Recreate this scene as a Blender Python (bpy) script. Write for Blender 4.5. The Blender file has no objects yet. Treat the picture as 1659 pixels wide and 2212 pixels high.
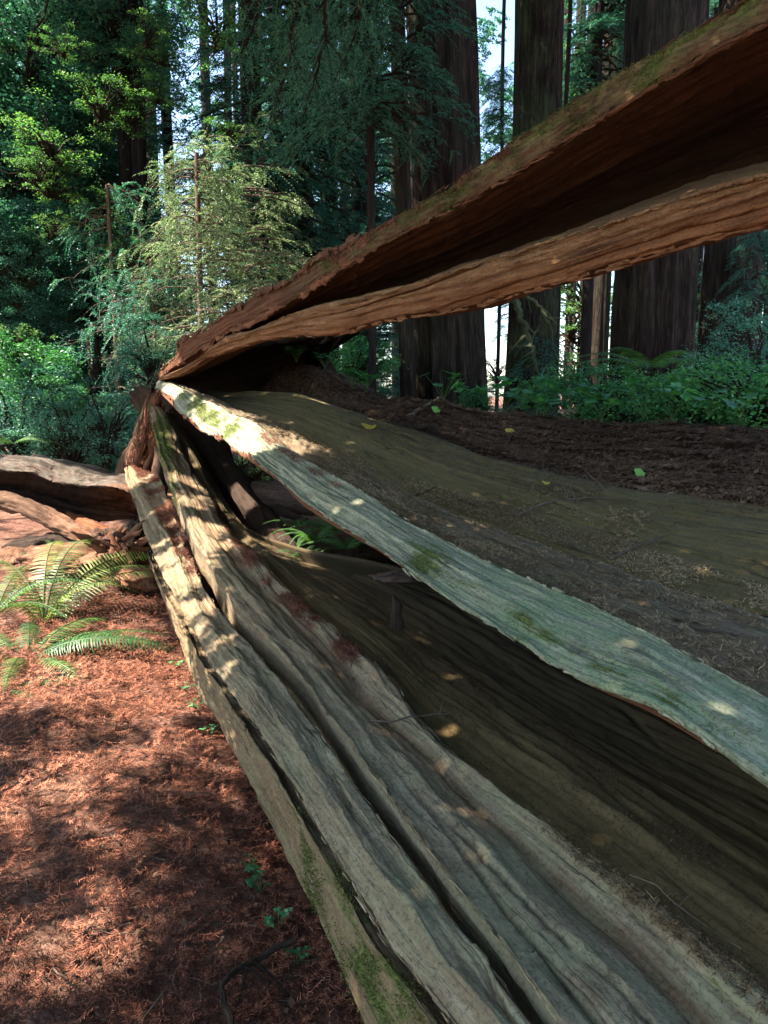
import bpy, math, random
import numpy as np
from mathutils import Vector
random.seed(5)
RNG = np.random.default_rng(11)
R = math.radians
SC = bpy.context.scene
COL = SC.collection

# ------------------------------------------------------------------ camera
PITCH = R(8.86)
CAMP = np.array([0.0, 0.0, 1.6])
FPX, CX, CY = 1609.0, 829.5, 1106.0          # focal length and centre, in units of a 1659 x 2212 frame
cam = bpy.data.cameras.new('camera'); cam_o = bpy.data.objects.new('camera', cam); COL.objects.link(cam_o)
cam_o.location = CAMP; cam_o.rotation_euler = (R(90) - PITCH, 0, 0)
cam.sensor_fit = 'VERTICAL'; cam.sensor_height = 24.0; cam.lens = 24.0 * FPX / 2212.0
cam.clip_start = 0.05; cam.clip_end = 600
SC.camera = cam_o

# ------------------------------------------------------------------ light
SUN_AZ, SUN_EL = R(265), R(51)                # azimuth clockwise from +Y: from the left, slightly ahead
S = np.array([math.sin(SUN_AZ) * math.cos(SUN_EL), math.cos(SUN_AZ) * math.cos(SUN_EL), math.sin(SUN_EL)])
world = bpy.data.worlds.new('World'); SC.world = world; world.use_nodes = True
wn = world.node_tree.nodes; wl = world.node_tree.links
for n in list(wn): wn.remove(n)
sky = wn.new('ShaderNodeTexSky'); sky.sky_type = 'NISHITA'; sky.sun_disc = False
sky.sun_elevation = SUN_EL; sky.sun_rotation = SUN_AZ; sky.air_density = 1.0; sky.dust_density = 1.2; sky.ozone_density = 1.6
bg = wn.new('ShaderNodeBackground'); bg.inputs['Strength'].default_value = 0.10
out = wn.new('ShaderNodeOutputWorld')
wl.new(sky.outputs[0], bg.inputs[0]); wl.new(bg.outputs[0], out.inputs[0])
sun = bpy.data.lights.new('sun', 'SUN'); sun.energy = 5.0; sun.angle = R(0.5); sun.color = (1.0, 0.88, 0.79)
sun_o = bpy.data.objects.new('sun', sun); COL.objects.link(sun_o)
sun_o.rotation_euler = Vector(S).to_track_quat('Z', 'Y').to_euler(); sun_o.location = (-8, 2, 14)
SC.view_settings.view_transform = 'Standard'; SC.view_settings.look = 'None'
SC.view_settings.exposure = 2.7; SC.view_settings.gamma = 1.0

# ------------------------------------------------------------------ numeric helpers
_cp, _sp = math.cos(PITCH), math.sin(PITCH)
def ray(x, y):
    a = (x - CX) / FPX; b = (CY - y) / FPX
    d = np.array([a, b * _sp + _cp, b * _cp - _sp])
    return d / d[1]
def P(x, y, d): return CAMP + ray(x, y) * d
def Pz(x, y, z):
    r = ray(x, y); return CAMP + r * ((z - CAMP[2]) / r[2])
def proj(p):
    p = np.asarray(p) - CAMP
    f = p[..., 1] * _cp - p[..., 2] * _sp; u = p[..., 1] * _sp + p[..., 2] * _cp
    f = np.where(np.abs(f) < 1e-4, 1e-4, f)
    return CX + FPX * p[..., 0] / f, CY - FPX * u / f, f
def _h(i, j, k, seed):
    n = (i.astype(np.int64) * 374761393 + j.astype(np.int64) * 668265263 + k.astype(np.int64) * 2147483647 + seed * 1274126177) & 0xffffffff
    n = ((n ^ (n >> 13)) * 1274126177) & 0xffffffff
    return ((n ^ (n >> 16)) & 0xffff) / 65535.0
def vnoise(x, y, z=None, seed=0):
    x = np.asarray(x, float); y = np.asarray(y, float); z = np.zeros_like(x) if z is None else np.asarray(z, float)
    x, y, z = np.broadcast_arrays(x, y, z)
    i, j, k = np.floor(x), np.floor(y), np.floor(z); u, v, w = x - i, y - j, z - k
    u, v, w = u * u * (3 - 2 * u), v * v * (3 - 2 * v), w * w * (3 - 2 * w)
    r = 0
    for a in (0, 1):
        for b in (0, 1):
            for c in (0, 1):
                r = r + (u if a else 1 - u) * (v if b else 1 - v) * (w if c else 1 - w) * _h(i + a, j + b, k + c, seed)
    return r * 2 - 1
def fbm(x, y, z=None, seed=0, o=4):
    r, a, f = 0, 1.0, 1.0
    for q in range(o):
        r = r + a * vnoise(np.asarray(x) * f, np.asarray(y) * f, None if z is None else np.asarray(z) * f, seed + q * 7); a *= .5; f *= 2.03
    return r
def in_poly(x, y, poly):
    inside = np.zeros(np.shape(x), bool); n = len(poly)
    for i in range(n):
        x0, y0 = poly[i]; x1, y1 = poly[(i + 1) % n]
        c = ((y0 > y) != (y1 > y)) & (x < (x1 - x0) * (y - y0) / ((y1 - y0) if y1 != y0 else 1e-9) + x0)
        inside ^= c
    return inside

# ------------------------------------------------------------------ object helpers
def tag(o, label=None, cat=None, group=None, kind=None):
    if label: o['label'] = label
    if cat: o['category'] = cat
    if group: o['group'] = group
    if kind: o['kind'] = kind
    return o
def empty(name, loc=(0, 0, 0)):
    o = bpy.data.objects.new(name, None); COL.objects.link(o); o.location = loc; o.empty_display_size = .2
    return o
def make_mesh(name, verts, faces, mats, uv=None, mask=None, smooth=True, midx=None):
    """verts (n,3); faces (m,4) or (m,3) int array; mask (n,4) colour attribute"""
    verts = np.asarray(verts, np.float32); faces = np.asarray(faces, np.int32)
    me = bpy.data.meshes.new(name); k = faces.shape[1]; m = len(faces)
    me.vertices.add(len(verts)); me.vertices.foreach_set('co', verts.ravel())
    me.loops.add(m * k); me.loops.foreach_set('vertex_index', faces.ravel())
    me.polygons.add(m); me.polygons.foreach_set('loop_start', np.arange(0, m * k, k, dtype=np.int32))
    me.polygons.foreach_set('loop_total', np.full(m, k, np.int32))
    if midx is not None: me.polygons.foreach_set('material_index', np.asarray(midx, np.int32))
    me.polygons.foreach_set('use_smooth', np.full(m, smooth, bool))
    for mt in (mats if isinstance(mats, (list, tuple)) else [mats]): me.materials.append(mt)
    if uv is not None:
        l = me.uv_layers.new(name='UVMap'); l.data.foreach_set('uv', np.asarray(uv, np.float32)[faces.ravel()].ravel())
    if mask is not None:
        a = me.color_attributes.new('mask', 'FLOAT_COLOR', 'POINT'); a.data.foreach_set('color', np.asarray(mask, np.float32).ravel())
    me.update(calc_edges=True)
    return me
def mesh_obj(name, verts, faces, mats, parent=None, **kw):
    o = bpy.data.objects.new(name, make_mesh(name, verts, faces, mats, **kw)); COL.objects.link(o)
    if parent is not None: o.parent = parent
    return o
def grid_faces(nu, nv, closed=False):
    i = np.arange(nu - 1)[:, None]; j = np.arange(nv if closed else nv - 1)[None, :]
    j2 = (j + 1) % nv
    return np.stack([i * nv + j, i * nv + j2, (i + 1) * nv + j2, (i + 1) * nv + j], -1).reshape(-1, 4)
def vnormals(G, closed):
    du = np.gradient(G, axis=0)
    dv = (np.roll(G, -1, 1) - np.roll(G, 1, 1)) if closed else np.gradient(G, axis=1)
    n = np.cross(du, dv); return n / (np.linalg.norm(n, axis=2, keepdims=True) + 1e-9)

# ------------------------------------------------------------------ materials
def new_mat(name):
    m = bpy.data.materials.new(name); m.use_nodes = True; nt = m.node_tree
    for n in list(nt.nodes): nt.nodes.remove(n)
    return m, nt, nt.nodes, nt.links
class NB:
    def __init__(s, name): s.m, s.nt, s.n, s.l = new_mat(name)
    def node(s, t, **kw):
        n = s.n.new(t)
        for k, v in kw.items():
            if k in n.inputs: 
                if hasattr(v, 'is_output') : s.l.new(v, n.inputs[k])
                else: n.inputs[k].default_value = v
            else: setattr(n, k, v)
        return n
    def link(s, a, b): s.l.new(a, b)
    def noise(s, vec, scale, detail=4, rough=.55, dist=0, col=False):
        n = s.n.new('ShaderNodeTexNoise'); n.inputs['Scale'].default_value = scale; n.inputs['Detail'].default_value = detail
        n.inputs['Roughness'].default_value = rough; n.inputs['Distortion'].default_value = dist
        if vec is not None: s.l.new(vec, n.inputs['Vector'])
        return n.outputs['Color' if col else 'Fac']
    def mapping(s, vec, scale=(1, 1, 1), loc=(0, 0, 0)):
        n = s.n.new('ShaderNodeMapping'); n.inputs['Scale'].default_value = scale; n.inputs['Location'].default_value = loc
        s.l.new(vec, n.inputs['Vector']); return n.outputs[0]
    def ramp(s, fac, stops, interp='LINEAR'):
        n = s.n.new('ShaderNodeValToRGB'); cr = n.color_ramp; cr.interpolation = interp
        while len(cr.elements) < len(stops): cr.elements.new(.5)
        for e, (p, c) in zip(cr.elements, stops):
            e.position = p; e.color = (*c, 1) if isinstance(c, (tuple, list)) else (c, c, c, 1)
        s.l.new(fac, n.inputs[0]); return n.outputs[0]
    def mix(s, fac, a, b, mode='MIX'):
        n = s.n.new('ShaderNodeMix'); n.data_type = 'RGBA'; n.blend_type = mode
        for sock, v in ((n.inputs[0], fac), (n.inputs[6], a), (n.inputs[7], b)):
            if hasattr(v, 'is_output'): s.l.new(v, sock)
            elif isinstance(v, (tuple, list)): sock.default_value = (*v, 1) if len(v) == 3 else v
            else: sock.default_value = v
        return n.outputs[2]
    def math(s, op, a, b=0.0, c=None, clamp=False):
        n = s.n.new('ShaderNodeMath'); n.operation = op; n.use_clamp = clamp
        for i, v in enumerate((a, b, c)):
            if v is None: continue
            if hasattr(v, 'is_output'): s.l.new(v, n.inputs[i])
            else: n.inputs[i].default_value = v
        return n.outputs[0]
    def bump(s, h, strength=.5, dist=.02, normal=None):
        n = s.n.new('ShaderNodeBump'); n.inputs['Strength'].default_value = strength; n.inputs['Distance'].default_value = dist
        s.l.new(h, n.inputs['Height'])
        if normal is not None: s.l.new(normal, n.inputs['Normal'])
        return n.outputs[0]
    def finish(s, col, rough=.85, normal=None, spec=.25, trans=None, transcol=None, sub=None):
        p = s.n.new('ShaderNodeBsdfPrincipled'); p.inputs['Specular IOR Level'].default_value = spec
        for sock, v in (('Base Color', col), ('Roughness', rough)):
            if hasattr(v, 'is_output'): s.l.new(v, p.inputs[sock])
            elif isinstance(v, (tuple, list)): p.inputs[sock].default_value = (*v, 1)
            else: p.inputs[sock].default_value = v
        if normal is not None: s.l.new(normal, p.inputs['Normal'])
        o = s.n.new('ShaderNodeOutputMaterial'); sh = p.outputs[0]
        if trans:
            t = s.n.new('ShaderNodeBsdfTranslucent')
            v = transcol if transcol is not None else col
            if hasattr(v, 'is_output'): s.l.new(v, t.inputs[0])
            else: t.inputs[0].default_value = (*v, 1)
            mx = s.n.new('ShaderNodeMixShader'); mx.inputs[0].default_value = trans
            s.l.new(sh, mx.inputs[1]); s.l.new(t.outputs[0], mx.inputs[2]); sh = mx.outputs[0]
        s.l.new(sh, o.inputs[0]); return s.m

def wood_mat(name, ca, cb, cc, grain=1.0, bump=.6, streak=(.05, .035, .02), lichen=(.22, .30, .24), lich_amt=.0):
    """weathered wood; u runs along the grain in metres, v across. mask: R moss, G raw red wood, B dark, A lichen"""
    b = NB(name)
    tc = b.node('ShaderNodeTexCoord'); uv = tc.outputs['UV']; ob = tc.outputs['Object']
    at = b.node('ShaderNodeAttribute'); at.attribute_name = 'mask'
    sep = b.node('ShaderNodeSeparateColor'); b.link(at.outputs['Color'], sep.inputs[0])
    warp = b.noise(b.mapping(uv, (1.6, 5, 1)), 1.0, 3, .5, col=True)
    w = b.node('ShaderNodeVectorMath', operation='MULTIPLY_ADD'); b.link(warp, w.inputs[0]); w.inputs[1].default_value = (0, .05, 0); b.link(uv, w.inputs[2])
    wuv = w.outputs[0]
    broad = b.noise(b.mapping(wuv, (1.0, 9, 1)), 1.0, 5, .6)
    fine = b.noise(b.mapping(wuv, (7.0 * grain, 170 * grain, 1)), 1.0, 5, .65)
    mid = b.noise(b.mapping(wuv, (2.2, 48, 1)), 1.0, 5, .6)
    blotch = b.noise(ob, 5.5, 6, .65)
    micro = b.noise(ob, 90, 4, .7)
    dash = b.noise(b.mapping(wuv, (30, 150, 1)), 1.0, 4, .75); mott = b.noise(b.mapping(uv, (9, 24, 1)), 1.0, 6, .75)
    col = b.ramp(b.math('ADD', b.math('MULTIPLY', broad, .26), b.math('ADD', b.math('MULTIPLY', mid, .22), b.math('MULTIPLY', mott, .52))), [(.34, ca), (.5, cb), (.66, cc)])
    col = b.mix(b.ramp(dash, [(.36, .85), (.45, 0.0)]), col, streak)
    col = b.mix(b.ramp(dash, [(.60, 0.0), (.72, .45)]), col, cc)
    col = b.mix(b.ramp(fine, [(.33, .6), (.47, 0.0)]), col, streak)
    crack = b.ramp(b.math('ABSOLUTE', b.math('SUBTRACT', b.noise(b.mapping(wuv, (1.1, 22, 1), (3, 7, 0)), 1.0, 3, .6), .5)), [(.0, 1.0), (.026, 0.0)])
    brk = b.ramp(b.noise(b.mapping(uv, (2.2, 6, 1)), 1.0, 3, .5), [(.5, 0.0), (.62, 1.0)])
    crack = b.math('MULTIPLY', crack, brk)
    col = b.mix(crack, col, (.012, .009, .006))
    # raw red wood
    red = b.ramp(mid, [(.3, (.05, .014, .006)), (.5, (.16, .052, .018)), (.72, (.30, .12, .045))])
    col = b.mix(b.math('MULTIPLY', sep.outputs[1], b.ramp(blotch, [(.25, .55), (.6, 1.0)])), col, red)
    # lichen crust, broken into flecks
    lf = b.math('MULTIPLY', at.outputs['Alpha'], b.ramp(b.math('ADD', b.math('MULTIPLY', blotch, .55), b.math('MULTIPLY', b.noise(b.mapping(uv, (12, 34, 1)), 1.0, 5, .7), .5)), [(.46, .1), (.60, 1.0)]))
    col = b.mix(b.math('MAXIMUM', lf, b.math('MULTIPLY', lich_amt, b.ramp(blotch, [(.45, 0.0), (.62, 1.0)]))), col, lichen)
    # darkening: weather stain, plus shade painted into seams and hollows
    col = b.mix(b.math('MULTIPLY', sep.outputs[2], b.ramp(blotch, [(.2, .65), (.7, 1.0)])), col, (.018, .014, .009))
    # moss
    mo = b.math('ADD', sep.outputs[0], b.math('ADD', b.math('MULTIPLY', b.math('SUBTRACT', blotch, .5), 1.6), b.math('MULTIPLY', b.math('SUBTRACT', b.noise(b.mapping(uv, (3, 20, 1)), 1.0, 6, .75), .5), 2.6)))
    mo = b.math('MULTIPLY', b.ramp(mo, [(.42, 0.0), (.62, 1.0)]), b.ramp(micro, [(.3, .55), (.55, 1.0)]))
    mcol = b.ramp(b.noise(ob, 60, 5, .7), [(.35, (.03, .045, .010)), (.55, (.10, .125, .028)), (.75, (.20, .23, .07))])
    col = b.mix(mo, col, mcol)
    col = b.mix(b.ramp(micro, [(.36, .5), (.5, 0.0)]), col, (.03, .022, .014))
    h = b.math('ADD', b.math('MULTIPLY', fine, .35), b.math('MULTIPLY', mid, .9))
    h = b.math('SUBTRACT', h, b.math('MULTIPLY', crack, 1.2))
    h = b.math('ADD', h, b.math('ADD', b.math('MULTIPLY', micro, .35), b.math('MULTIPLY', b.math('ADD', dash, mott), .7)))
    h = b.math('ADD', h, b.math('MULTIPLY', mo, b.noise(ob, 120, 4, .8)))
    return b.finish(col, .9, b.bump(h, bump, .014), .15)

def bark_mat(name, ca, cb, cc, vscale=16):
    b = NB(name); tc = b.node('ShaderNodeTexCoord'); uv = tc.outputs['UV']; ob = tc.outputs['Object']
    warp = b.noise(b.mapping(uv, (.8, 2, 1)), 1.0, 4, .55, col=True)
    w = b.node('ShaderNodeVectorMath', operation='MULTIPLY_ADD'); b.link(warp, w.inputs[0]); w.inputs[1].default_value = (0, .16, 0); b.link(uv, w.inputs[2])
    a = b.noise(b.mapping(w.outputs[0], (1.0, vscale, 1)), 1.0, 7, .75)
    f = b.noise(b.mapping(w.outputs[0], (3, vscale * 4.5, 1)), 1.0, 5, .7)
    bl = b.noise(ob, .9, 5, .6)
    col = b.ramp(b.math('ADD', b.math('MULTIPLY', a, .65), b.math('MULTIPLY', f, .35)), [(.36, ca), (.5, cb), (.66, cc)])
    at = b.node('ShaderNodeAttribute'); at.attribute_name = 'mask'; sep = b.node('ShaderNodeSeparateColor'); b.link(at.outputs['Color'], sep.inputs[0])
    mo = b.math('MULTIPLY', sep.outputs[0], b.ramp(b.math('ADD', bl, b.math('MULTIPLY', b.math('SUBTRACT', f, .5), .6)), [(.42, 0.0), (.62, 1.0)]))
    col = b.mix(mo, col, (.07, .11, .045))
    h = b.math('ADD', a, b.math('MULTIPLY', f, .5))
    return b.finish(col, .95, b.bump(h, 1.0, .10), .1)

def leaf_mat(name, cols, trans=.35, var=.3, tcol=None, rough=.5, spec=.35):
    b = NB(name); g = b.node('ShaderNodeNewGeometry'); oi = b.node('ShaderNodeObjectInfo')
    tc = b.node('ShaderNodeTexCoord')
    r = b.math('ADD', b.math('MULTIPLY', g.outputs['Random Per Island'], .55), b.math('MULTIPLY', b.noise(tc.outputs['Object'], .9, 3, .5), .9))
    r = b.math('ADD', b.math('SUBTRACT', r, .42), b.math('MULTIPLY', b.math('SUBTRACT', oi.outputs['Random'], .5), var))
    n = len(cols); col = b.ramp(r, [(.12 + .76 * i / (n - 1), c) for i, c in enumerate(cols)])
    t = b.mix(1.0, col, tcol if tcol else (1.3, 1.5, .5), 'MULTIPLY')
    return b.finish(col, rough, None, spec, trans, t)

M = {}
M['grey'] = wood_mat('weathered_grey_wood', (.10, .072, .040), (.19, .148, .090), (.30, .25, .165), lich_amt=.4, lichen=(.19, .195, .105))
M['side'] = wood_mat('brown_side_wood', (.085, .052, .025), (.155, .102, .052), (.225, .16, .085), lich_amt=.3, lichen=(.20, .20, .10))
M['green'] = wood_mat('lichen_grey_wood', (.135, .13, .08), (.255, .255, .165), (.42, .43, .29), lichen=(.15, .21, .11), lich_amt=.35)
M['olive'] = wood_mat('dark_heartwood', (.066, .052, .020), (.095, .075, .030), (.130, .105, .046), bump=.3, streak=(.062, .048, .020))
M['over'] = wood_mat('red_brown_wood', (.034, .017, .009), (.075, .038, .018), (.14, .082, .042), bump=.7, streak=(.02, .009, .005), lichen=(.19, .155, .065))
M['rot'] = wood_mat('rotten_wood', (.07, .035, .02), (.20, .10, .055), (.36, .22, .14), bump=.9)
M['log'] = wood_mat('old_log_wood', (.045, .026, .018), (.105, .066, .048), (.20, .15, .12), bump=.9)
M['char'] = wood_mat('blackened_wood', (.010, .007, .005), (.028, .018, .012), (.06, .042, .03), bump=.8)  # blackened wood, also the colour standing in for shade in hollows
M['bark'] = bark_mat('redwood_bark', (.003, .002, .002), (.022, .014, .011), (.078, .054, .043), 8)
M['bark2'] = bark_mat('dark_far_bark', (.008, .006, .005), (.030, .022, .019), (.075, .058, .05), 14)
M['branch'] = bark_mat('pale_dead_branch', (.10, .07, .05), (.22, .16, .12), (.36, .29, .23), 30)
M['twig'] = bark_mat('dark_branch', (.02, .014, .010), (.05, .036, .026), (.10, .075, .055), 30)
M['mossy'] = bark_mat('mossy_branch', (.05, .06, .03), (.12, .14, .07), (.22, .25, .14), 30)
M['conifer'] = leaf_mat('conifer_needles', [(.030, .098, .090), (.056, .170, .130), (.095, .24, .15), (.16, .31, .14)], tcol=(.85, 1.3, .75))
M['broad'] = leaf_mat('broad_leaves', [(.034, .112, .096), (.062, .185, .136), (.10, .26, .16), (.18, .33, .14)], tcol=(.9, 1.3, .7))
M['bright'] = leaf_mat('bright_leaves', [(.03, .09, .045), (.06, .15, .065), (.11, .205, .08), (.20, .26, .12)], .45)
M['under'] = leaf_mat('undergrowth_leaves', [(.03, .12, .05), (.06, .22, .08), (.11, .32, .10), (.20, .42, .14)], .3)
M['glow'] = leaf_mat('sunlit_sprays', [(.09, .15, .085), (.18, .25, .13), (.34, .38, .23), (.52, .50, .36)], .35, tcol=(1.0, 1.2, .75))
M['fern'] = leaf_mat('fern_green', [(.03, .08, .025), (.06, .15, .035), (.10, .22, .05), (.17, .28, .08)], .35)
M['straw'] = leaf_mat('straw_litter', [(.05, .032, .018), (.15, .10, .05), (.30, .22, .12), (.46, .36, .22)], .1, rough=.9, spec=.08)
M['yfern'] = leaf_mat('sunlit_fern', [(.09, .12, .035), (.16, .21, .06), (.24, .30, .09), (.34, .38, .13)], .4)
M['dryfern'] = leaf_mat('dry_spray', [(.035, .022, .012), (.085, .055, .028), (.17, .115, .058), (.28, .20, .11)], .1, rough=.9, spec=.1)
M['litter'] = leaf_mat('dry_needles', [(.045, .018, .012), (.16, .060, .034), (.36, .15, .085), (.56, .33, .22)], .1, tcol=(1, .8, .6), rough=.9, spec=.08)
M['bits'] = leaf_mat('dark_litter', [(.02, .012, .008), (.06, .036, .022), (.12, .075, .045), (.24, .17, .11)], .05, tcol=(1, .8, .6), rough=.9, spec=.08)
M['moss'] = leaf_mat('moss_tufts', [(.04, .055, .016), (.085, .105, .03), (.15, .165, .05), (.23, .23, .09)], .25, rough=.9, spec=.1)
M['ydleaf'] = leaf_mat('yellow_leaf', [(.35, .26, .03), (.5, .38, .04)], .3)
M['gleaf'] = leaf_mat('green_leaf', [(.14, .32, .06), (.22, .45, .10)], .3)

def ground_mat():
    b = NB('forest_floor'); tc = b.node('ShaderNodeTexCoord'); ob = tc.outputs['Object']
    a = b.noise(ob, 1.3, 6, .6); f = b.noise(b.mapping(ob, (1, 1.9, 1)), 38, 5, .7); g = b.noise(ob, 9, 5, .65)
    col = b.ramp(b.math('ADD', b.math('MULTIPLY', f, .6), b.math('MULTIPLY', g, .4)), [(.34, (.026, .013, .010)), (.5, (.135, .062, .042)), (.68, (.38, .22, .155))])
    col = b.mix(b.ramp(a, [(.42, 0.0), (.65, .5)]), col, (.10, .065, .04))
    h = b.math('ADD', b.math('MULTIPLY', f, .6), g)
    return b.finish(col, .95, b.bump(h, .9, .03), .1)
M['ground'] = ground_mat()
def soil_mat():
    b = NB('dark_soil'); tc = b.node('ShaderNodeTexCoord'); ob = tc.outputs['Object']
    f = b.noise(b.mapping(ob, (1, 1, 1.6)), 30, 6, .75); g = b.noise(ob, 7, 5, .65)
    col = b.ramp(b.math('ADD', b.math('MULTIPLY', f, .6), b.math('MULTIPLY', g, .4)), [(.36, (.008, .005, .004)), (.5, (.030, .018, .012)), (.66, (.075, .045, .030))])
    return b.finish(col, .95, b.bump(b.math('ADD', f, g), 1.0, .06), .08)
M['soil'] = soil_mat()

# ------------------------------------------------------------------ rails and staves
NS = 420
def rail(pts, n=NS, ext=1.6, wob=0.0, seed=0):
    """pts: (x, y, depth) / (x, y) / (x, y, None, z); returns n points in the world, the near end run on past the frame"""
    xy = np.array([(p[0], p[1]) for p in pts], float)
    L = np.concatenate([[0], np.cumsum(np.linalg.norm(np.diff(xy, axis=0), axis=1))])
    ks, kd = [], []
    for l, p in zip(L, pts):
        if len(p) == 3: ks.append(l); kd.append(1.0 / p[2])
        elif len(p) == 4:
            r = ray(p[0], p[1]); ks.append(l); kd.append(r[2] / (p[3] - CAMP[2]))
    inv = np.interp(L, ks, kd)
    if len(ks) > 2:      # soften the change of slope between depth keys
        Lf = np.linspace(0, L[-1], 200); q = np.interp(Lf, ks, kd)
        k = 25; qq = np.convolve(np.pad(q, k, mode='reflect', reflect_type='odd'), np.hanning(2 * k + 1) / np.hanning(2 * k + 1).sum(), 'same')[k:-k]
        inv = np.interp(L, Lf, qq)
    p3 = np.array([P(x, y, 1 / i) for (x, y), i in zip(xy, inv)])
    # Catmull-Rom through the control points, sampled evenly in picture length
    t = np.linspace(0, L[-1], int(n * .9)); idx = np.clip(np.searchsorted(L, t, 'right') - 1, 0, len(L) - 2)
    u = ((t - L[idx]) / (L[idx + 1] - L[idx]))[:, None]
    tan = np.zeros_like(p3); tan[1:-1] = (p3[2:] - p3[:-2]) / (L[2:] - L[:-2])[:, None]
    tan[0] = (p3[1] - p3[0]) / (L[1] - L[0]); tan[-1] = (p3[-1] - p3[-2]) / (L[-1] - L[-2])
    h = (L[idx + 1] - L[idx])[:, None]
    q = (2 * u ** 3 - 3 * u ** 2 + 1) * p3[idx] + (u ** 3 - 2 * u ** 2 + u) * h * tan[idx] + (-2 * u ** 3 + 3 * u ** 2) * p3[idx + 1] + (u ** 3 - u ** 2) * h * tan[idx + 1]
    if len(q) > 200:      # the near reaches of the slabs run straight
        k = 42; ker = np.hanning(2 * k + 1); ker /= ker.sum()
        qs = np.stack([np.convolve(np.pad(q[:, c], k, mode='reflect', reflect_type='odd'), ker, 'same')[k:-k] for c in range(3)], 1)
        w = np.clip((t / L[-1] - .22) / .25, 0, 1)[:, None] * .85; q = q * (1 - w) + qs * w
    d = q[-1] - q[int(len(q) * .8)]; d = d / np.linalg.norm(d)
    m = n - len(q); e = q[-1] + d * (np.linspace(0, ext, m + 1)[1:, None])
    return np.concatenate([q, e])
def px_shift(pts, f): return [(p[0] + f(p[1]),) + tuple(p[1:]) for p in pts]
def off(r, dx=0, dy=0, dz=0): return r + np.array([dx, dy, dz])
def taper_off(r, a, b):
    t = np.linspace(0, 1, len(r))[:, None]; return r + np.array(a) * (1 - t) + np.array(b) * t
def mixr(a, b, t, dz=0, dy=0): return a * (1 - t) + b * t + np.array([0, dy, dz])

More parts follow.
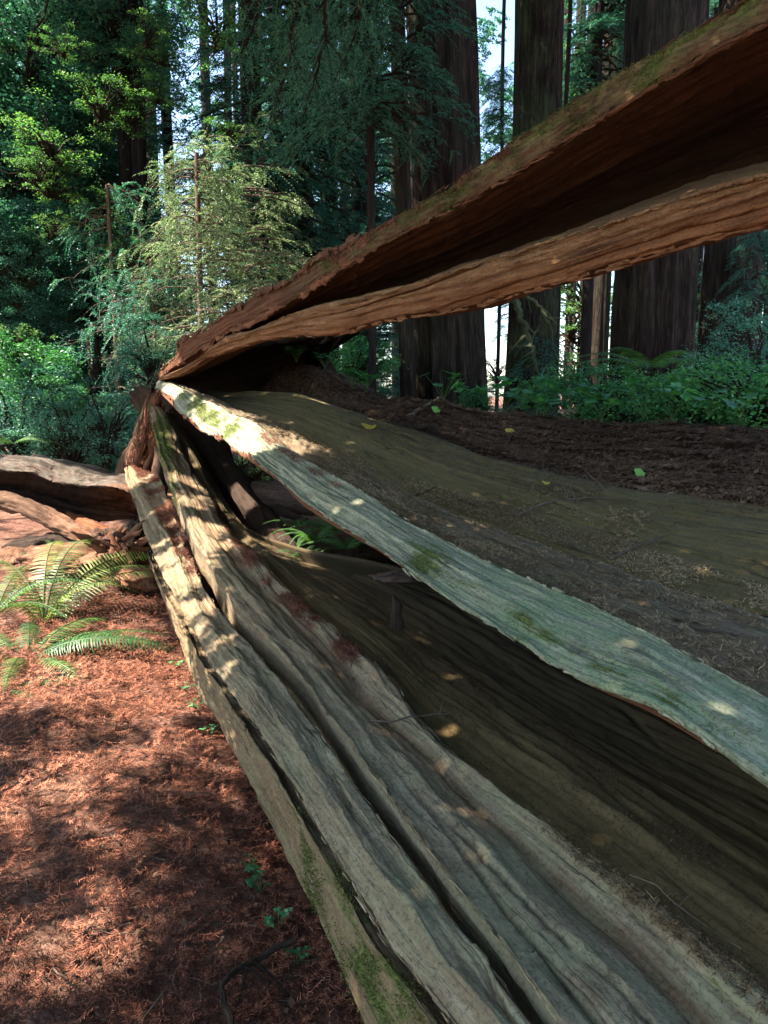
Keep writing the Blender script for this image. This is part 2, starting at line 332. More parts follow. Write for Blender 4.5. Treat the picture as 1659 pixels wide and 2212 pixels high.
def stave(name, rails, mat, sub=8, closed=True, smooth=2, ridge=.012, rough=.004, seed=0, maskf=None, parent=None, endjag=.12, flat=(), capped=True, edge=.005, bandf=20):
    K = len(rails); Rr = np.stack(rails, 1)                # (N,K,3)
    cols = []
    pair = K if closed else K - 1
    smooth = max(0, smooth - 1)
    subs = [int(q * 1.6) for q in sub] if isinstance(sub, (list, tuple)) else [int(sub * 1.6)] * pair
    ll = np.concatenate([[0], np.cumsum(np.linalg.norm(np.diff(Rr[:, 0], axis=0), axis=1))])
    for k in range(K):      # torn, slightly stepped edges
        for ax_, am in ((2, 1.0), (0, .6)):
            q = fbm(ll * 5.5, ll * 0 + k * 7.3, seed=seed + 40 + k, o=4) + (.8 if edge > .0015 else 0) * np.round(1.3 * vnoise(ll * 3.1, ll * 0 + k * 3.1, seed=seed + 60 + k))
            Rr[:, k, ax_] += edge * am * q
    for k in range(pair):
        a, c = Rr[:, k], Rr[:, (k + 1) % K]
        for s_ in range(subs[k]):
            t = s_ / subs[k]; cols.append(a * (1 - t) + c * t)
    if not closed: cols.append(Rr[:, -1])
    G = np.stack(cols, 1)
    for _ in range(smooth):
        if closed: G = .5 * G + .25 * (np.roll(G, 1, 1) + np.roll(G, -1, 1))
        else: G[:, 1:-1] = .5 * G[:, 1:-1] + .25 * (G[:, :-2] + G[:, 2:])
    n_u, n_v = G.shape[:2]
    # uv in metres
    cu = G.mean(1); u = np.concatenate([[0], np.cumsum(np.linalg.norm(np.diff(cu, axis=0), axis=1))])
    w = np.linalg.norm((np.roll(G, -1, 1) - G), axis=2); w = np.median(w, 0); v = np.concatenate([[0], np.cumsum(w)[:-1]])
    if not closed: v = np.concatenate([[0], np.cumsum(np.median(np.linalg.norm(np.diff(G, axis=1), axis=2), 0))])
    U, V = np.broadcast_arrays(u[:, None], v[None, :])
    N = vnormals(G, closed)
    # make normals point outwards (closed shapes)
    if closed:
        c = G.mean(1, keepdims=True)
        if ((G - c) * N).sum() < 0: N = -N; flip = True
        else: flip = False
    else:
        flip = (N * (CAMP - G)).sum() < 0
        if flip: N = -N
    Vw = V + .022 * vnoise(U * .9, V * 3, seed=seed + 3)
    width_local = np.minimum(1.0, np.linalg.norm(G - CAMP, axis=2) * 0 + 1.0)
    loc = np.linalg.norm(np.roll(G, -1, 1) - G, axis=2).sum(1, keepdims=True); loc = np.clip(loc / np.median(loc), .35, 1.2)
    D = ridge * (.5 * fbm(U * .4, Vw * 13, seed=seed) + .4 * vnoise(U * 1.0, Vw * 50, seed=seed + 1))
    D += rough * fbm(U * 7, V * 40, seed=seed + 9) + rough * 1.2 * vnoise(U * 2.1, V * 4, seed=seed + 5)
    D += rough * 1.6 * np.floor(2.2 * fbm(U * 3.2, V * 22, seed=seed + 13, o=3)) / 2.2
    cr = np.abs(vnoise(U * .35, Vw * 11, seed=seed + 21)); gate = np.clip(vnoise(U * .9, V * 5, seed=seed + 22) * 2 + .3, 0, 1)
    band = Vw * bandf + 1.6 * vnoise(U * .5, V * 2, seed=seed + 17); bi = np.floor(band); bf = band - bi
    hh = lambda q: _h(q, np.floor(U * 0), np.floor(U * 0), seed + 19)
    st = np.clip((bf - .78) / .22, 0, 1); D += ridge * 1.0 * ((hh(bi) * (1 - st) + hh(bi + 1) * st) - .5)
    D -= .034 * np.clip(1 - cr / .045, 0, 1) * gate * min(1.2, ridge / .012)
    G = G + N * (D * loc)[..., None]
    # jagged far end
    if endjag:
        ax = G[0].mean(0) - G[8].mean(0); ax /= np.linalg.norm(ax)
        j = vnoise(V[0] * 30, V[0] * 0 + seed, seed=seed + 30) * endjag + vnoise(V[0] * 90, V[0] * 0, seed=seed + 31) * endjag * .5
        for i in range(6): G[i] += ax * (j * (1 - i / 6.0))[:, None]
    verts = G.reshape(-1, 3); faces = grid_faces(n_u, n_v, closed)
    UVs = np.stack([U, V], -1).reshape(-1, 2)
    if closed and capped:      # end caps as fans
        c0, c1 = len(verts), len(verts) + 1
        verts = np.concatenate([verts, [G[0].mean(0), G[-1].mean(0)]]); UVs = np.concatenate([UVs, [[0, .1], [u[-1], .1]]])
        j = np.arange(n_v); j2 = (j + 1) % n_v
        f0 = np.stack([np.full(n_v, c0), j2, j, j], -1); f1 = np.stack([np.full(n_v, c1), (n_u - 1) * n_v + j, (n_u - 1) * n_v + j2, (n_u - 1) * n_v + j2], -1)
        capf = np.concatenate([f0[:, :3], f1[:, :3]])
    else: capf = None
    mask = np.zeros((len(verts), 4)); 
    if maskf:
        px, py, dd = proj(verts); mm = maskf(px, py, verts, UVs)
        mask[:] = mm
    if flip: faces = faces[:, ::-1]
    if capf is not None:     # quads only mesh; write caps as degenerate-free triangles through from_pydata style second mesh joined
        me = bpy.data.meshes.new(name); fl = faces.shape[0]
        me.vertices.add(len(verts)); me.vertices.foreach_set('co', verts.astype(np.float32).ravel())
        loops = np.concatenate([faces.ravel(), capf.ravel()]).astype(np.int32)
        me.loops.add(len(loops)); me.loops.foreach_set('vertex_index', loops)
        st = np.concatenate([np.arange(fl) * 4, fl * 4 + np.arange(len(capf)) * 3]).astype(np.int32)
        tot = np.concatenate([np.full(fl, 4), np.full(len(capf), 3)]).astype(np.int32)
        me.polygons.add(len(st)); me.polygons.foreach_set('loop_start', st); me.polygons.foreach_set('loop_total', tot)
        me.polygons.foreach_set('use_smooth', np.ones(len(st), bool))
        me.materials.append(mat); l = me.uv_layers.new(name='UVMap'); l.data.foreach_set('uv', UVs.astype(np.float32)[loops].ravel())
        a = me.color_attributes.new('mask', 'FLOAT_COLOR', 'POINT'); a.data.foreach_set('color', mask.astype(np.float32).ravel())
        me.update(calc_edges=True)
        o = bpy.data.objects.new(name, me); COL.objects.link(o)
        if parent is not None: o.parent = parent
    else:
        o = mesh_obj(name, verts, faces, mat, parent, uv=UVs, mask=mask)
    return o, G, (-N if False else N)

def soft(px, py, cx, cy, rx, ry=None, ang=0):
    ry = ry or rx; c, s_ = math.cos(R(ang)), math.sin(R(ang)); dx, dy = px - cx, py - cy
    a = (dx * c + dy * s_) / rx; b_ = (-dx * s_ + dy * c) / ry
    return np.clip(1.5 - np.sqrt(a * a + b_ * b_), 0, 1)

# ---- the lowest outer slab on the left (its foot is on the ground)
a0_base = rail(px_shift([(326, 1228, None, .24), (340, 1290, None, .1), (355, 1342, None, .07), (380, 1397, None, .07), (395, 1452), (415, 1497), (450, 1557), (475, 1607), (500, 1652), (530, 1702), (550, 1752), (575, 1797, None, .07), (600, 1852), (620, 1902), (645, 1952), (675, 2017), (700, 2062), (725, 2112), (765, 2212, None, .07)], lambda y: 16 * min(1, max(.3, (y - 1220) / 90))))
a_left = rail([(270, 1012, 7.7), (276, 1044), (288, 1076, None, .62), (298, 1108), (308, 1136), (320, 1168), (328, 1200, None, .50), (344, 1232), (360, 1264), (380, 1300), (395, 1327, None, .42), (420, 1372), (445, 1417), (475, 1457), (505, 1497), (525, 1537), (560, 1577), (590, 1627), (615, 1672), (640, 1712), (670, 1757), (700, 1807, None, .42), (730, 1857), (765, 1917), (800, 1977), (830, 2027), (910, 2120), (955, 2172), (985, 2212, None, .42)])
a0_top = rail([(322, 1190, None, .40), (338, 1228), (352, 1260), (372, 1298), (392, 1332, None, .38), (417, 1377), (443, 1424), (473, 1465), (503, 1505), (523, 1545), (558, 1585), (588, 1635), (613, 1680), (638, 1720), (668, 1765), (698, 1815, None, .385), (728, 1865), (763, 1925), (798, 1985), (828, 2035), (905, 2125), (950, 2178), (975, 2212, None, .385)])
a0_seam = a0_top.copy(); a0_top = a0_top + np.array([.03, .0, -.03]); a0_mid = mixr(a0_base, a0_top, .55) + np.array([-.02, -.02, 0])
def m_a0(px, py, p, uv):
    m = np.zeros((len(px), 4))
    m[:, 0] = np.maximum(.62 * soft(px, py, 830, 2130, 60, 130, -25), .36 * soft(px, py, 760, 1950, 60, 200, -25))
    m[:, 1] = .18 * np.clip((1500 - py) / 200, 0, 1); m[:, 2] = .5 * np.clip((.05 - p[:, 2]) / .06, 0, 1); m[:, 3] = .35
    sx, sy, _ = proj(a0_seam); ds = np.min(np.hypot(px[:, None] - sx[None, ::3] + 3, py[:, None] - sy[None, ::3]), 1); m[:, 2] = np.maximum(m[:, 2], .95 * np.clip(1.6 - ds / (3.5 + 4 * np.clip((py - 1300) / 900, 0, 1)), 0, 1))  # shadow line painted dark along the seam, deepening its groove
    return m
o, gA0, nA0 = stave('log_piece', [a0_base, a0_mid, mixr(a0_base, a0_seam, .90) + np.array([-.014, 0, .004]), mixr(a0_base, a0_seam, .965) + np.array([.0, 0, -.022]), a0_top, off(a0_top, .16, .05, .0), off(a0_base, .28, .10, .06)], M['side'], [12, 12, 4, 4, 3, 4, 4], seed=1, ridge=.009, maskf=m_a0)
oA0 = o
tag(o, 'lowest outer slab of the split log with a brown side rising from the needle-covered ground', 'log piece', 'slabs of the split redwood log')

# ---- slab A
a_ridge = rail([(281, 1008, 7.75), (292, 1036), (304, 1060), (320, 1084, None, .68), (340, 1116), (358, 1144), (376, 1180, None, .55), (400, 1240), (430, 1310, None, .48), (470, 1370), (520, 1440), (580, 1520), (650, 1620), (720, 1720, None, .48), (800, 1840), (900, 1980), (1000, 2110), (1080, 2212, None, .48)])
a_right = rail(px_shift([(320, 1020, 7.6), (348, 1036), (360, 1064, None, .70), (376, 1096), (384, 1120), (396, 1144), (404, 1176), (420, 1208), (436, 1236, None, .5), (460, 1276), (484, 1312), (500, 1330), (530, 1367), (565, 1402), (600, 1447, None, .47), (630, 1482), (665, 1527), (700, 1577), (730, 1622), (760, 1672), (795, 1717), (830, 1765), (865, 1817), (915, 1882, None, .47), (945, 1932), (980, 1977), (1015, 2012), (1045, 2052), (1080, 2097), (1120, 2152), (1165, 2212, None, .47)], lambda y: -6 * min(1, max(0, (y - 1050) / 60)) - 9 * min(1, max(0, (y - 1180) / 100))))
def m_a(px, py, p, uv):
    m = np.zeros((len(px), 4)); m[:, 3] = .3 + .3 * np.clip((py - 1500) / 400, 0, 1)
    m[:, 0] = .38 * soft(px, py, 290, 1090, 25, 60, 20); m[:, 1] = .26 * np.clip((1600 - py) / 300, 0, 1)
    return m
o, gA, nA = stave('log_piece', [a_left, a_ridge, mixr(a_ridge, a_right, .5, -.012), a_right, off(a_right, -.10, .0, -.05), off(a_left, .12, .10, -.05)], M['grey'], [12, 12, 12, 5, 5, 5], seed=4, ridge=.008, maskf=m_a, endjag=.05)
tag(o, 'grey slab second from the left, red needles on its far end', 'log piece', 'slabs of the split redwood log')

# ---- slab B
b_left = rail(px_shift([(318, 879, 8.3), (329, 901), (333, 933), (342, 965), (349, 991), (361, 1010, None, .95), (365, 1036), (377, 1061), (384, 1090), (393, 1116), (403, 1145), (432, 1194, None, .62), (470, 1262), (503, 1322), (535, 1360), (570, 1395), (606, 1440, None, .5), (637, 1475), (672, 1521), (707, 1571), (738, 1616), (768, 1665), (803, 1711), (838, 1758), (873, 1811), (922, 1876, None, .5), (953, 1926), (988, 1971), (1024, 2006), (1053, 2046), (1089, 2091), (1130, 2152), (1178, 2212, None, .5)], lambda y: 8 * min(1, max(0, (y - 1050) / 60)) + 12 * min(1, max(0, (y - 1250) / 150))))
b_groove = rail([(330, 880, 8.28), (345, 930), (362, 985), (390, 1050, None, .80), (420, 1100), (455, 1155, None, .60), (505, 1215), (600, 1310, None, .5), (700, 1410), (770, 1500), (830, 1567, None, .45), (905, 1607), (945, 1652), (980, 1707), (1030, 1757), (1080, 1787), (1130, 1827), (1180, 1877), (1230, 1932, None, .44), (1280, 1977), (1330, 2012), (1380, 2062), (1430, 2112), (1480, 2167), (1520, 2212, None, .44)])
b_right = rail([(342, 879, 8.3), (358, 898), (371, 920, 8.0), (387, 946), (393, 975), (406, 997), (425, 1026), (445, 1055, None, .75), (457, 1077), (470, 1096), (489, 1141), (515, 1170, None, .62), (553, 1194), (600, 1250), (640, 1290, None, .54), (680, 1330), (720, 1352), (770, 1400), (830, 1442), (870, 1502, None, .51), (930, 1587), (990, 1647), (1055, 1687), (1110, 1727), (1170, 1777), (1230, 1817, None, .51), (1290, 1867), (1355, 1907), (1405, 1942), (1470, 1992), (1530, 2042), (1580, 2087), (1659, 2152, None, .52)])
def m_b(px, py, p, uv):
    m = np.zeros((len(px), 4)); m[:, 3] = .25 + .35 * np.clip((py - 1500) / 400, 0, 1)
    m[:, 0] = np.maximum(.8 * soft(px, py, 352, 960, 22, 75, -15), .5 * soft(px, py, 372, 1050, 12, 40, -15))
    m[:, 0] = np.maximum(m[:, 0], .0)
    gx, gy, _ = proj(b_groove)
    dg = np.min(np.abs((px[:, None] - gx[None, ::4])) + np.abs(py[:, None] - gy[None, ::4]), 1)
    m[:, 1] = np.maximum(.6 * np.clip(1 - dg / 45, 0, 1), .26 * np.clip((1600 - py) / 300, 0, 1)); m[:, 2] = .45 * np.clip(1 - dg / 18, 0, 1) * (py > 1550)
    return m
b1 = mixr(b_left, b_groove, .5, .025); b2 = mixr(b_groove, b_right, .35, .03); b3 = mixr(b_groove, b_right, .75, .03)
b_left = b_left + np.array([.022, 0, 0]) * np.clip(np.linspace(-.3, 1.2, NS), 0, 1)[:, None]
_w = np.clip(1 - np.linspace(0, 1, NS) / .38, 0, 1)[:, None]
b_groove = b_groove * (1 - _w) + (mixr(b_left, b_right, .5, .05)) * _w
b1 = mixr(b_left, b_groove, .5, .025); b2 = mixr(b_groove, b_right, .35, .03); b3 = mixr(b_groove, b_right, .75, .03)
o, gB, nB = stave('log_piece', [b_left, b1, b_groove, b2, b3, b_right, off(b_right, 0, 0, -.16), off(b_left, .04, .0, -.25)], M['grey'], [10, 10, 8, 8, 8, 5, 5, 5], seed=9, ridge=.010, maskf=m_b, endjag=.05)
oB = o
tag(o, 'wide grey double-ridged slab right of the long black crack, mossy at its narrow far tip', 'log piece', 'slabs of the split redwood log')

# ---- hollow floor C
c0 = off(rail([(345, 885, 8.35), (360, 903), (385, 940), (400, 985), (430, 1025), (450, 1055, None, .72), (475, 1096), (495, 1141), (520, 1168, None, .56), (558, 1196), (604, 1250), (645, 1290, None, .46), (684, 1330), (724, 1352), (774, 1400), (834, 1442), (874, 1502, None, .42), (934, 1587), (994, 1647), (1060, 1687), (1115, 1727), (1175, 1777), (1235, 1817, None, .41), (1295, 1867), (1360, 1907), (1410, 1942), (1475, 1992), (1535, 2042), (1585, 2087), (1662, 2150, None, .41)]), -.03, 0, 0)
c1 = rail([(360, 892, 8.30), (392, 940), (422, 990), (452, 1050, 7.10), (488, 1105), (530, 1150), (600, 1215, None, .55), (690, 1290), (800, 1370, None, .45), (900, 1455), (1000, 1530), (1100, 1600, None, .43), (1200, 1665), (1300, 1735), (1400, 1805), (1530, 1900, None, .45), (1659, 1985, None, .45)])
c2 = rail([(363, 890, 8.45), (395, 938), (425, 988), (455, 1048, 7.25), (491, 1103), (533, 1148), (620, 1205, None, .52), (720, 1265), (850, 1345, None, .38), (960, 1415), (1080, 1490), (1180, 1550, None, .36), (1300, 1620), (1400, 1680), (1530, 1760), (1659, 1840, None, .36)])
c3 = rail([(366, 888, 8.60), (398, 936), (428, 986), (458, 1046, 7.40), (494, 1101), (536, 1146), (640, 1200, None, .50), (740, 1232), (870, 1300, None, .35), (980, 1360), (1100, 1440), (1200, 1500, None, .33), (1320, 1560), (1430, 1620), (1540, 1670), (1659, 1730, None, .33)])
c4 = rail([(368, 887, 8.75), (400, 935), (430, 985), (460, 1045, 7.55), (496, 1100), (538, 1145), (660, 1196, None, .56), (760, 1216), (900, 1262, None, .40), (1010, 1310), (1130, 1380), (1230, 1430, None, .36), (1350, 1490), (1450, 1540), (1560, 1590), (1659, 1630, None, .36)])
c5 = rail([(370, 886, 8.90), (402, 934), (432, 984), (462, 1044, 7.70), (498, 1099), (540, 1144), (670, 1190, None, .62), (780, 1205), (920, 1240, None, .5), (1030, 1280), (1150, 1340), (1250, 1380, None, .5), (1370, 1430), (1470, 1470), (1580, 1510), (1659, 1540, None, .5)])
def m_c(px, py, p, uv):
    m = np.zeros((len(px), 4)); m[:, 2] = np.clip(.55 * np.clip((1330 - py) / 120, 0, 1) + .75 * soft(px, py, 1150, 1450, 90, 420, -58), 0, .85)  # shade below slab D painted as a dark band; far end darker too
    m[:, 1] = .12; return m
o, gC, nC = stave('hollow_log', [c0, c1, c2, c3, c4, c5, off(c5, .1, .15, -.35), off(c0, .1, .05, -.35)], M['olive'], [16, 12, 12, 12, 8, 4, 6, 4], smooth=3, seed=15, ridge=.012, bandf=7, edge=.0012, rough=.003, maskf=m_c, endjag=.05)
hollow = o
tag(o, 'dark brown ridged hollow heart of the split log, lying under the long pale green slab', 'hollow log')

# ---- slab D (pale green, bridges across)
d_low = rail([(334, 840, 8.0), (349, 844), (374, 863), (380, 882), (393, 895), (419, 911), (435, 930), (457, 940), (473, 943), (496, 959), (521, 978), (544, 988), (569, 1010), (601, 1032), (624, 1055), (649, 1077), (681, 1100), (713, 1122), (745, 1142), (796, 1170), (848, 1205), (900, 1246), (952, 1282), (1004, 1319), (1056, 1345), (1108, 1376), (1150, 1402), (1171, 1423), (1244, 1464), (1300, 1486), (1350, 1500), (1400, 1514), (1455, 1541), (1505, 1580), (1560, 1620), (1610, 1652), (1659, 1688, 1.6)])
d_raw = rail([(334, 842, 8.05), (376, 884), (393, 900), (435, 936), (473, 950), (521, 986), (569, 1019), (601, 1043), (649, 1090), (681, 1114), (713, 1137), (745, 1156), (796, 1182), (848, 1214), (900, 1252), (952, 1287), (1004, 1323), (1056, 1349), (1108, 1380), (1150, 1406), (1200, 1440), (1244, 1472), (1300, 1499), (1338, 1517), (1365, 1526), (1410, 1545), (1455, 1572), (1505, 1603), (1560, 1638), (1610, 1668), (1659, 1702, 1.64)])
d_up = rail([(343, 818, 8.05), (361, 825), (393, 837), (425, 856), (457, 869), (489, 885), (509, 898), (537, 908), (553, 917), (592, 952), (633, 978), (665, 996), (697, 1016), (739, 1036), (796, 1068), (848, 1108), (926, 1150), (1004, 1189), (1056, 1218), (1134, 1246), (1212, 1277), (1290, 1314), (1368, 1350), (1446, 1392), (1524, 1438), (1566, 1460), (1659, 1512, 1.92)])
l1 = rail([(350, 818, 8.1), (395, 834), (430, 850), (470, 872), (509, 893), (541, 903), (617, 938), (665, 965), (726, 1000), (800, 1045), (900, 1105), (1000, 1145), (1108, 1190), (1212, 1230), (1316, 1275), (1400, 1308), (1520, 1365), (1659, 1425, 2.34)])
l2 = rail([(355, 820, 8.2), (400, 835), (440, 850), (520, 888), (560, 902), (617, 925), (665, 950), (726, 980), (796, 1022), (900, 1082), (980, 1117), (1108, 1150), (1200, 1188), (1316, 1230), (1500, 1290), (1659, 1340, 2.85)])
def m_d(px, py, p, uv):
    m = np.zeros((len(px), 4))
    m[:, 3] = np.clip((py - 1100) / 200, 0, .95)
    for cx, cy, rx, ry, a, v in ((405, 868, 12, 30, -30, .6), (432, 882, 16, 34, -25, .9), (462, 905, 14, 30, -30, .8), (500, 925, 16, 30, 40, .6), (478, 915, 10, 26, 40, .5), (930, 1220, 66, 34, 42, .6), (1320, 1440, 90, 26, 32, .42), (1170, 1370, 100, 22, 32, .45), (1440, 1500, 60, 20, 35, .36), (1040, 1290, 70, 20, 34, .36), (1590, 1600, 70, 30, 34, .36)):
        m[:, 0] = np.maximum(m[:, 0], v * soft(px, py, cx, cy, rx, ry, a))
    m[:, 2] = np.maximum.reduce([.5 * soft(px, py, 1370, 1400, 40, 18, 30), .5 * soft(px, py, 1250, 1400, 26, 14, 20), .45 * soft(px, py, 1400, 1445, 60, 10, 30), .35 * soft(px, py, 1480, 1470, 50, 12, 30)])
    return m
o, gD, nD = stave('log_piece', [d_low, mixr(d_low, d_up, .5, .012), d_up, off(d_up, .06, .10, -.05), off(d_up, .03, .08, -.12), off(d_low, .05, .09, .0)], M['green'], [16, 16, 4, 4, 6, 4], smooth=1, seed=22, ridge=.009, rough=.003, maskf=m_d, endjag=.04, edge=.0018)
oD = o
tag(o, 'long pale green lichen-crusted slab running diagonally across the middle', 'log piece', 'slabs of the split redwood log')
# raw orange edge of the underside: a part of the slab
du = taper_off(d_low, (.0, .02, -.055), (.0, .01, -.008))
def redm0(a): return lambda px, py, p, uv: np.stack([px * 0, px * 0 + a, px * 0 + .2, px * 0], -1)
def m_red(px, py, p, uv):
    m = np.zeros((len(px), 4)); m[:, 1] = .95; return m
o2, _, _ = stave('raw_edge', [taper_off(d_low, (.0, .03, .0), (.0, .02, .0)), taper_off(d_raw, (0, .03, 0), (0, .02, 0)), off(d_raw, .05, .13, .005), off(d_low, .05, .13, .0)], M['rot'], [5, 3, 5, 3], seed=23, ridge=.003, rough=.002, maskf=redm0(.75), parent=o, endjag=.02, edge=.001)

# ---- ledge behind D (litter covered)
o, gL, nL = stave('log_piece', [off(d_up, .05, .08, -.055), l1, mixr(l1, l2, .5, .0), l2, off(l2, .05, .10, -.05), off(d_up, .08, .2, -.12)], M['grey'], [12, 10, 8, 4, 4, 4], seed=31, ridge=.022, rough=.007, maskf=lambda px, py, p, uv: np.stack([px * 0, px * 0 + .25, px * 0 + .35, px * 0 + .2], -1), endjag=.05)
tag(o, 'narrow ribbed slab strewn with dry twigs, just behind the pale green slab', 'log piece', 'slabs of the split redwood log')

# ---- E: the broad smooth shell at the right
e0 = rail([(360, 821, 8.3), (405, 835), (444, 848), (524, 884), (564, 898), (620, 920), (668, 945), (729, 975), (799, 1017), (903, 1076), (983, 1110), (1110, 1140), (1203, 1178), (1320, 1220), (1500, 1277), (1659, 1324, 3.05)])
e1 = rail([(372, 830, 8.45), (480, 868), (560, 878), (650, 900), (740, 935), (850, 990), (1000, 1055), (1150, 1100), (1300, 1150), (1450, 1185), (1659, 1235, 3.35)])
e15 = rail([(380, 834, 8.55), (480, 858), (560, 864), (650, 880), (740, 910), (850, 950), (1000, 1010), (1150, 1050), (1300, 1095), (1450, 1125), (1659, 1160, 3.6)])
e2 = rail([(390, 838, 8.7), (480, 846), (560, 845), (640, 850), (700, 872), (796, 905), (874, 922), (952, 950), (1004, 972), (1108, 1000), (1212, 1022), (1316, 1045), (1420, 1060), (1520, 1070), (1659, 1085, 4.0)])
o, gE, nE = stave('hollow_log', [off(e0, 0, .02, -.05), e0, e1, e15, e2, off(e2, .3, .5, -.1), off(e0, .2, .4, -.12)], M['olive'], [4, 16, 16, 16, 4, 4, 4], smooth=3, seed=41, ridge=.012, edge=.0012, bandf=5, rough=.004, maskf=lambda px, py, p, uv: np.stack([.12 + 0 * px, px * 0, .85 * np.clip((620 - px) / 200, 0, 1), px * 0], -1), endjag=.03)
tag(o, 'broad smooth brown shell of the fallen log in shade, below the bank of dark litter', 'fallen log')

# ---- F: bank of dark litter
f0 = off(e2, -.0, -.03, -.02)
f1 = rail([(600, 812, 8.3), (660, 815), (720, 850), (796, 880), (874, 895), (952, 912), (1030, 935), (1118, 955), (1212, 972), (1316, 985), (1420, 990), (1520, 995), (1659, 1010, 4.4)])
f2 = rail([(630, 785, 8.4), (690, 800), (740, 830), (796, 854), (870, 863), (952, 868), (1030, 887), (1118, 898), (1212, 906), (1316, 915), (1420, 915), (1520, 914), (1659, 930, 4.95)])
f0 = rail([(570, 850, 8.4), (640, 855), (700, 878), (796, 909), (874, 928), (952, 960), (1004, 985), (1108, 1012), (1212, 1034), (1316, 1057), (1420, 1072), (1520, 1082), (1659, 1096, 3.95)])
def m_bank(px, py, p, uv): return np.zeros((len(px), 4))
bank, gF, nF = stave('bank', [off(f0, 0, .08, -.06), f0, f1, f2, off(f2, .35, .5, -.1), off(f2, .8, 1.4, -1.3)], M['soil'], [3, 16, 16, 10, 10, 3], closed=False, smooth=1, seed=51, ridge=.02, rough=.014, maskf=m_bank, endjag=0)
tag(bank, kind='structure')

# ---- G: upper slab
g0 = rail([(343, 812, 7.9), (346, 802), (361, 789), (377, 770), (387, 740), (409, 728), (445, 712), (457, 700), (489, 677), (521, 661), (553, 639), (585, 623), (633, 604), (700, 552), (765, 522), (830, 487), (900, 447), (960, 405), (1045, 358), (1110, 310), (1180, 265), (1255, 215), (1330, 170), (1405, 125), (1480, 80), (1555, 35), (1612, 0), (1720, -70, 2.45)], ext=1.0)
g1 = rail([(344, 820, 7.85), (370, 796), (400, 778), (432, 755), (470, 732), (500, 715), (545, 697), (600, 668), (650, 640), (720, 590), (780, 555), (830, 525), (905, 485), (995, 440), (1070, 398), (1180, 328), (1255, 282), (1330, 237), (1405, 192), (1480, 147), (1555, 98), (1659, 50), (1760, 0, 2.35)], ext=1.0)
g2 = rail([(350, 822, 7.95), (395, 795), (440, 768), (490, 735), (530, 714), (580, 692), (640, 668), (700, 640), (765, 610), (830, 580), (920, 540), (1000, 505), (1100, 455), (1200, 400), (1300, 345), (1400, 295), (1520, 235), (1659, 165), (1760, 120, 2.75)], ext=1.0)
g3 = rail([(353, 824, 8.1), (400, 800), (450, 772), (500, 745), (540, 725), (590, 705), (650, 690), (710, 672), (775, 652), (840, 630), (930, 592), (1010, 560), (1110, 520), (1210, 475), (1310, 430), (1410, 385), (1530, 330), (1659, 270), (1760, 230, 3.2)], ext=1.0)
g4 = rail([(356, 826, 8.2), (405, 805), (455, 780), (505, 755), (545, 735), (600, 715), (660, 706), (720, 695), (785, 680), (850, 665), (940, 645), (1020, 620), (1120, 590), (1220, 560), (1320, 525), (1420, 490), (1530, 450), (1659, 410), (1760, 380, 3.25)], ext=1.0)
def m_g(px, py, p, uv):
    m = np.zeros((len(px), 4)); gx, gy, _ = proj(g0); g1x, g1y, _ = proj(g1)
    o0 = np.argsort(gx); o1 = np.argsort(g1x)
    y0 = np.interp(px, gx[o0], gy[o0]); y1 = np.interp(px, g1x[o1], g1y[o1])
    f = np.clip((py - y0) / np.maximum(y1 - y0, 2), -1, 8)
    mo = np.clip(1.25 - f, 0, 1) * np.clip((px - 620) / 160, 0, 1)
    m[:, 0] = .46 * mo; m[:, 3] = .95 * mo
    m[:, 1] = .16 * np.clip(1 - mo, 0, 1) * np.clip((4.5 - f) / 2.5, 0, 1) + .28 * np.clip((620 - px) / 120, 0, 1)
    m[:, 2] = np.clip((f - 1.6) / 2.4, 0, .92)  # shaded inside of the shell painted dark
    return np.clip(m, 0, 1)
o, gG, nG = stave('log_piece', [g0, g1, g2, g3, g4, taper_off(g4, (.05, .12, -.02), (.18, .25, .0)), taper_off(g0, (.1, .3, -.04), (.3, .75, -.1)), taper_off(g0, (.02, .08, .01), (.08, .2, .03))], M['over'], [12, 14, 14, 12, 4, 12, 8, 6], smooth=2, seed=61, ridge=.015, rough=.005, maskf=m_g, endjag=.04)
oG = o
tag(o, 'thick topmost slab rising to the upper right with a mossy upper rim', 'log piece', 'slabs of the split redwood log')

# ---- H: second upper slab
h0 = rail([(345, 818, 7.85), (385, 800), (420, 782), (455, 752), (489, 727), (515, 720), (553, 712), (572, 703), (617, 684), (649, 674), (697, 661), (745, 648), (830, 630), (930, 605), (1030, 567), (1110, 545), (1220, 512), (1280, 490), (1355, 468), (1430, 440), (1505, 418), (1580, 395), (1659, 375, 2.5)], ext=1.2)
h1 = rail([(343, 822, 7.85), (393, 807), (419, 790), (445, 774), (489, 758), (521, 748), (569, 733), (649, 724), (745, 720), (830, 692), (930, 680), (1030, 660), (1130, 630), (1230, 605), (1330, 575), (1430, 540), (1530, 513), (1659, 480, 2.6)], ext=1.2)
hm = mixr(h0, h1, .5) + np.array([-.0, -.05, .02])
hin = rail([(350, 818, 7.95), (392, 799), (428, 780), (462, 751), (500, 726), (530, 719), (565, 709), (600, 698), (640, 680), (690, 663), (745, 646), (830, 628), (930, 602), (1030, 564), (1110, 542), (1220, 506), (1319, 462), (1400, 424), (1505, 388), (1659, 347, 3.1)], ext=1.2)
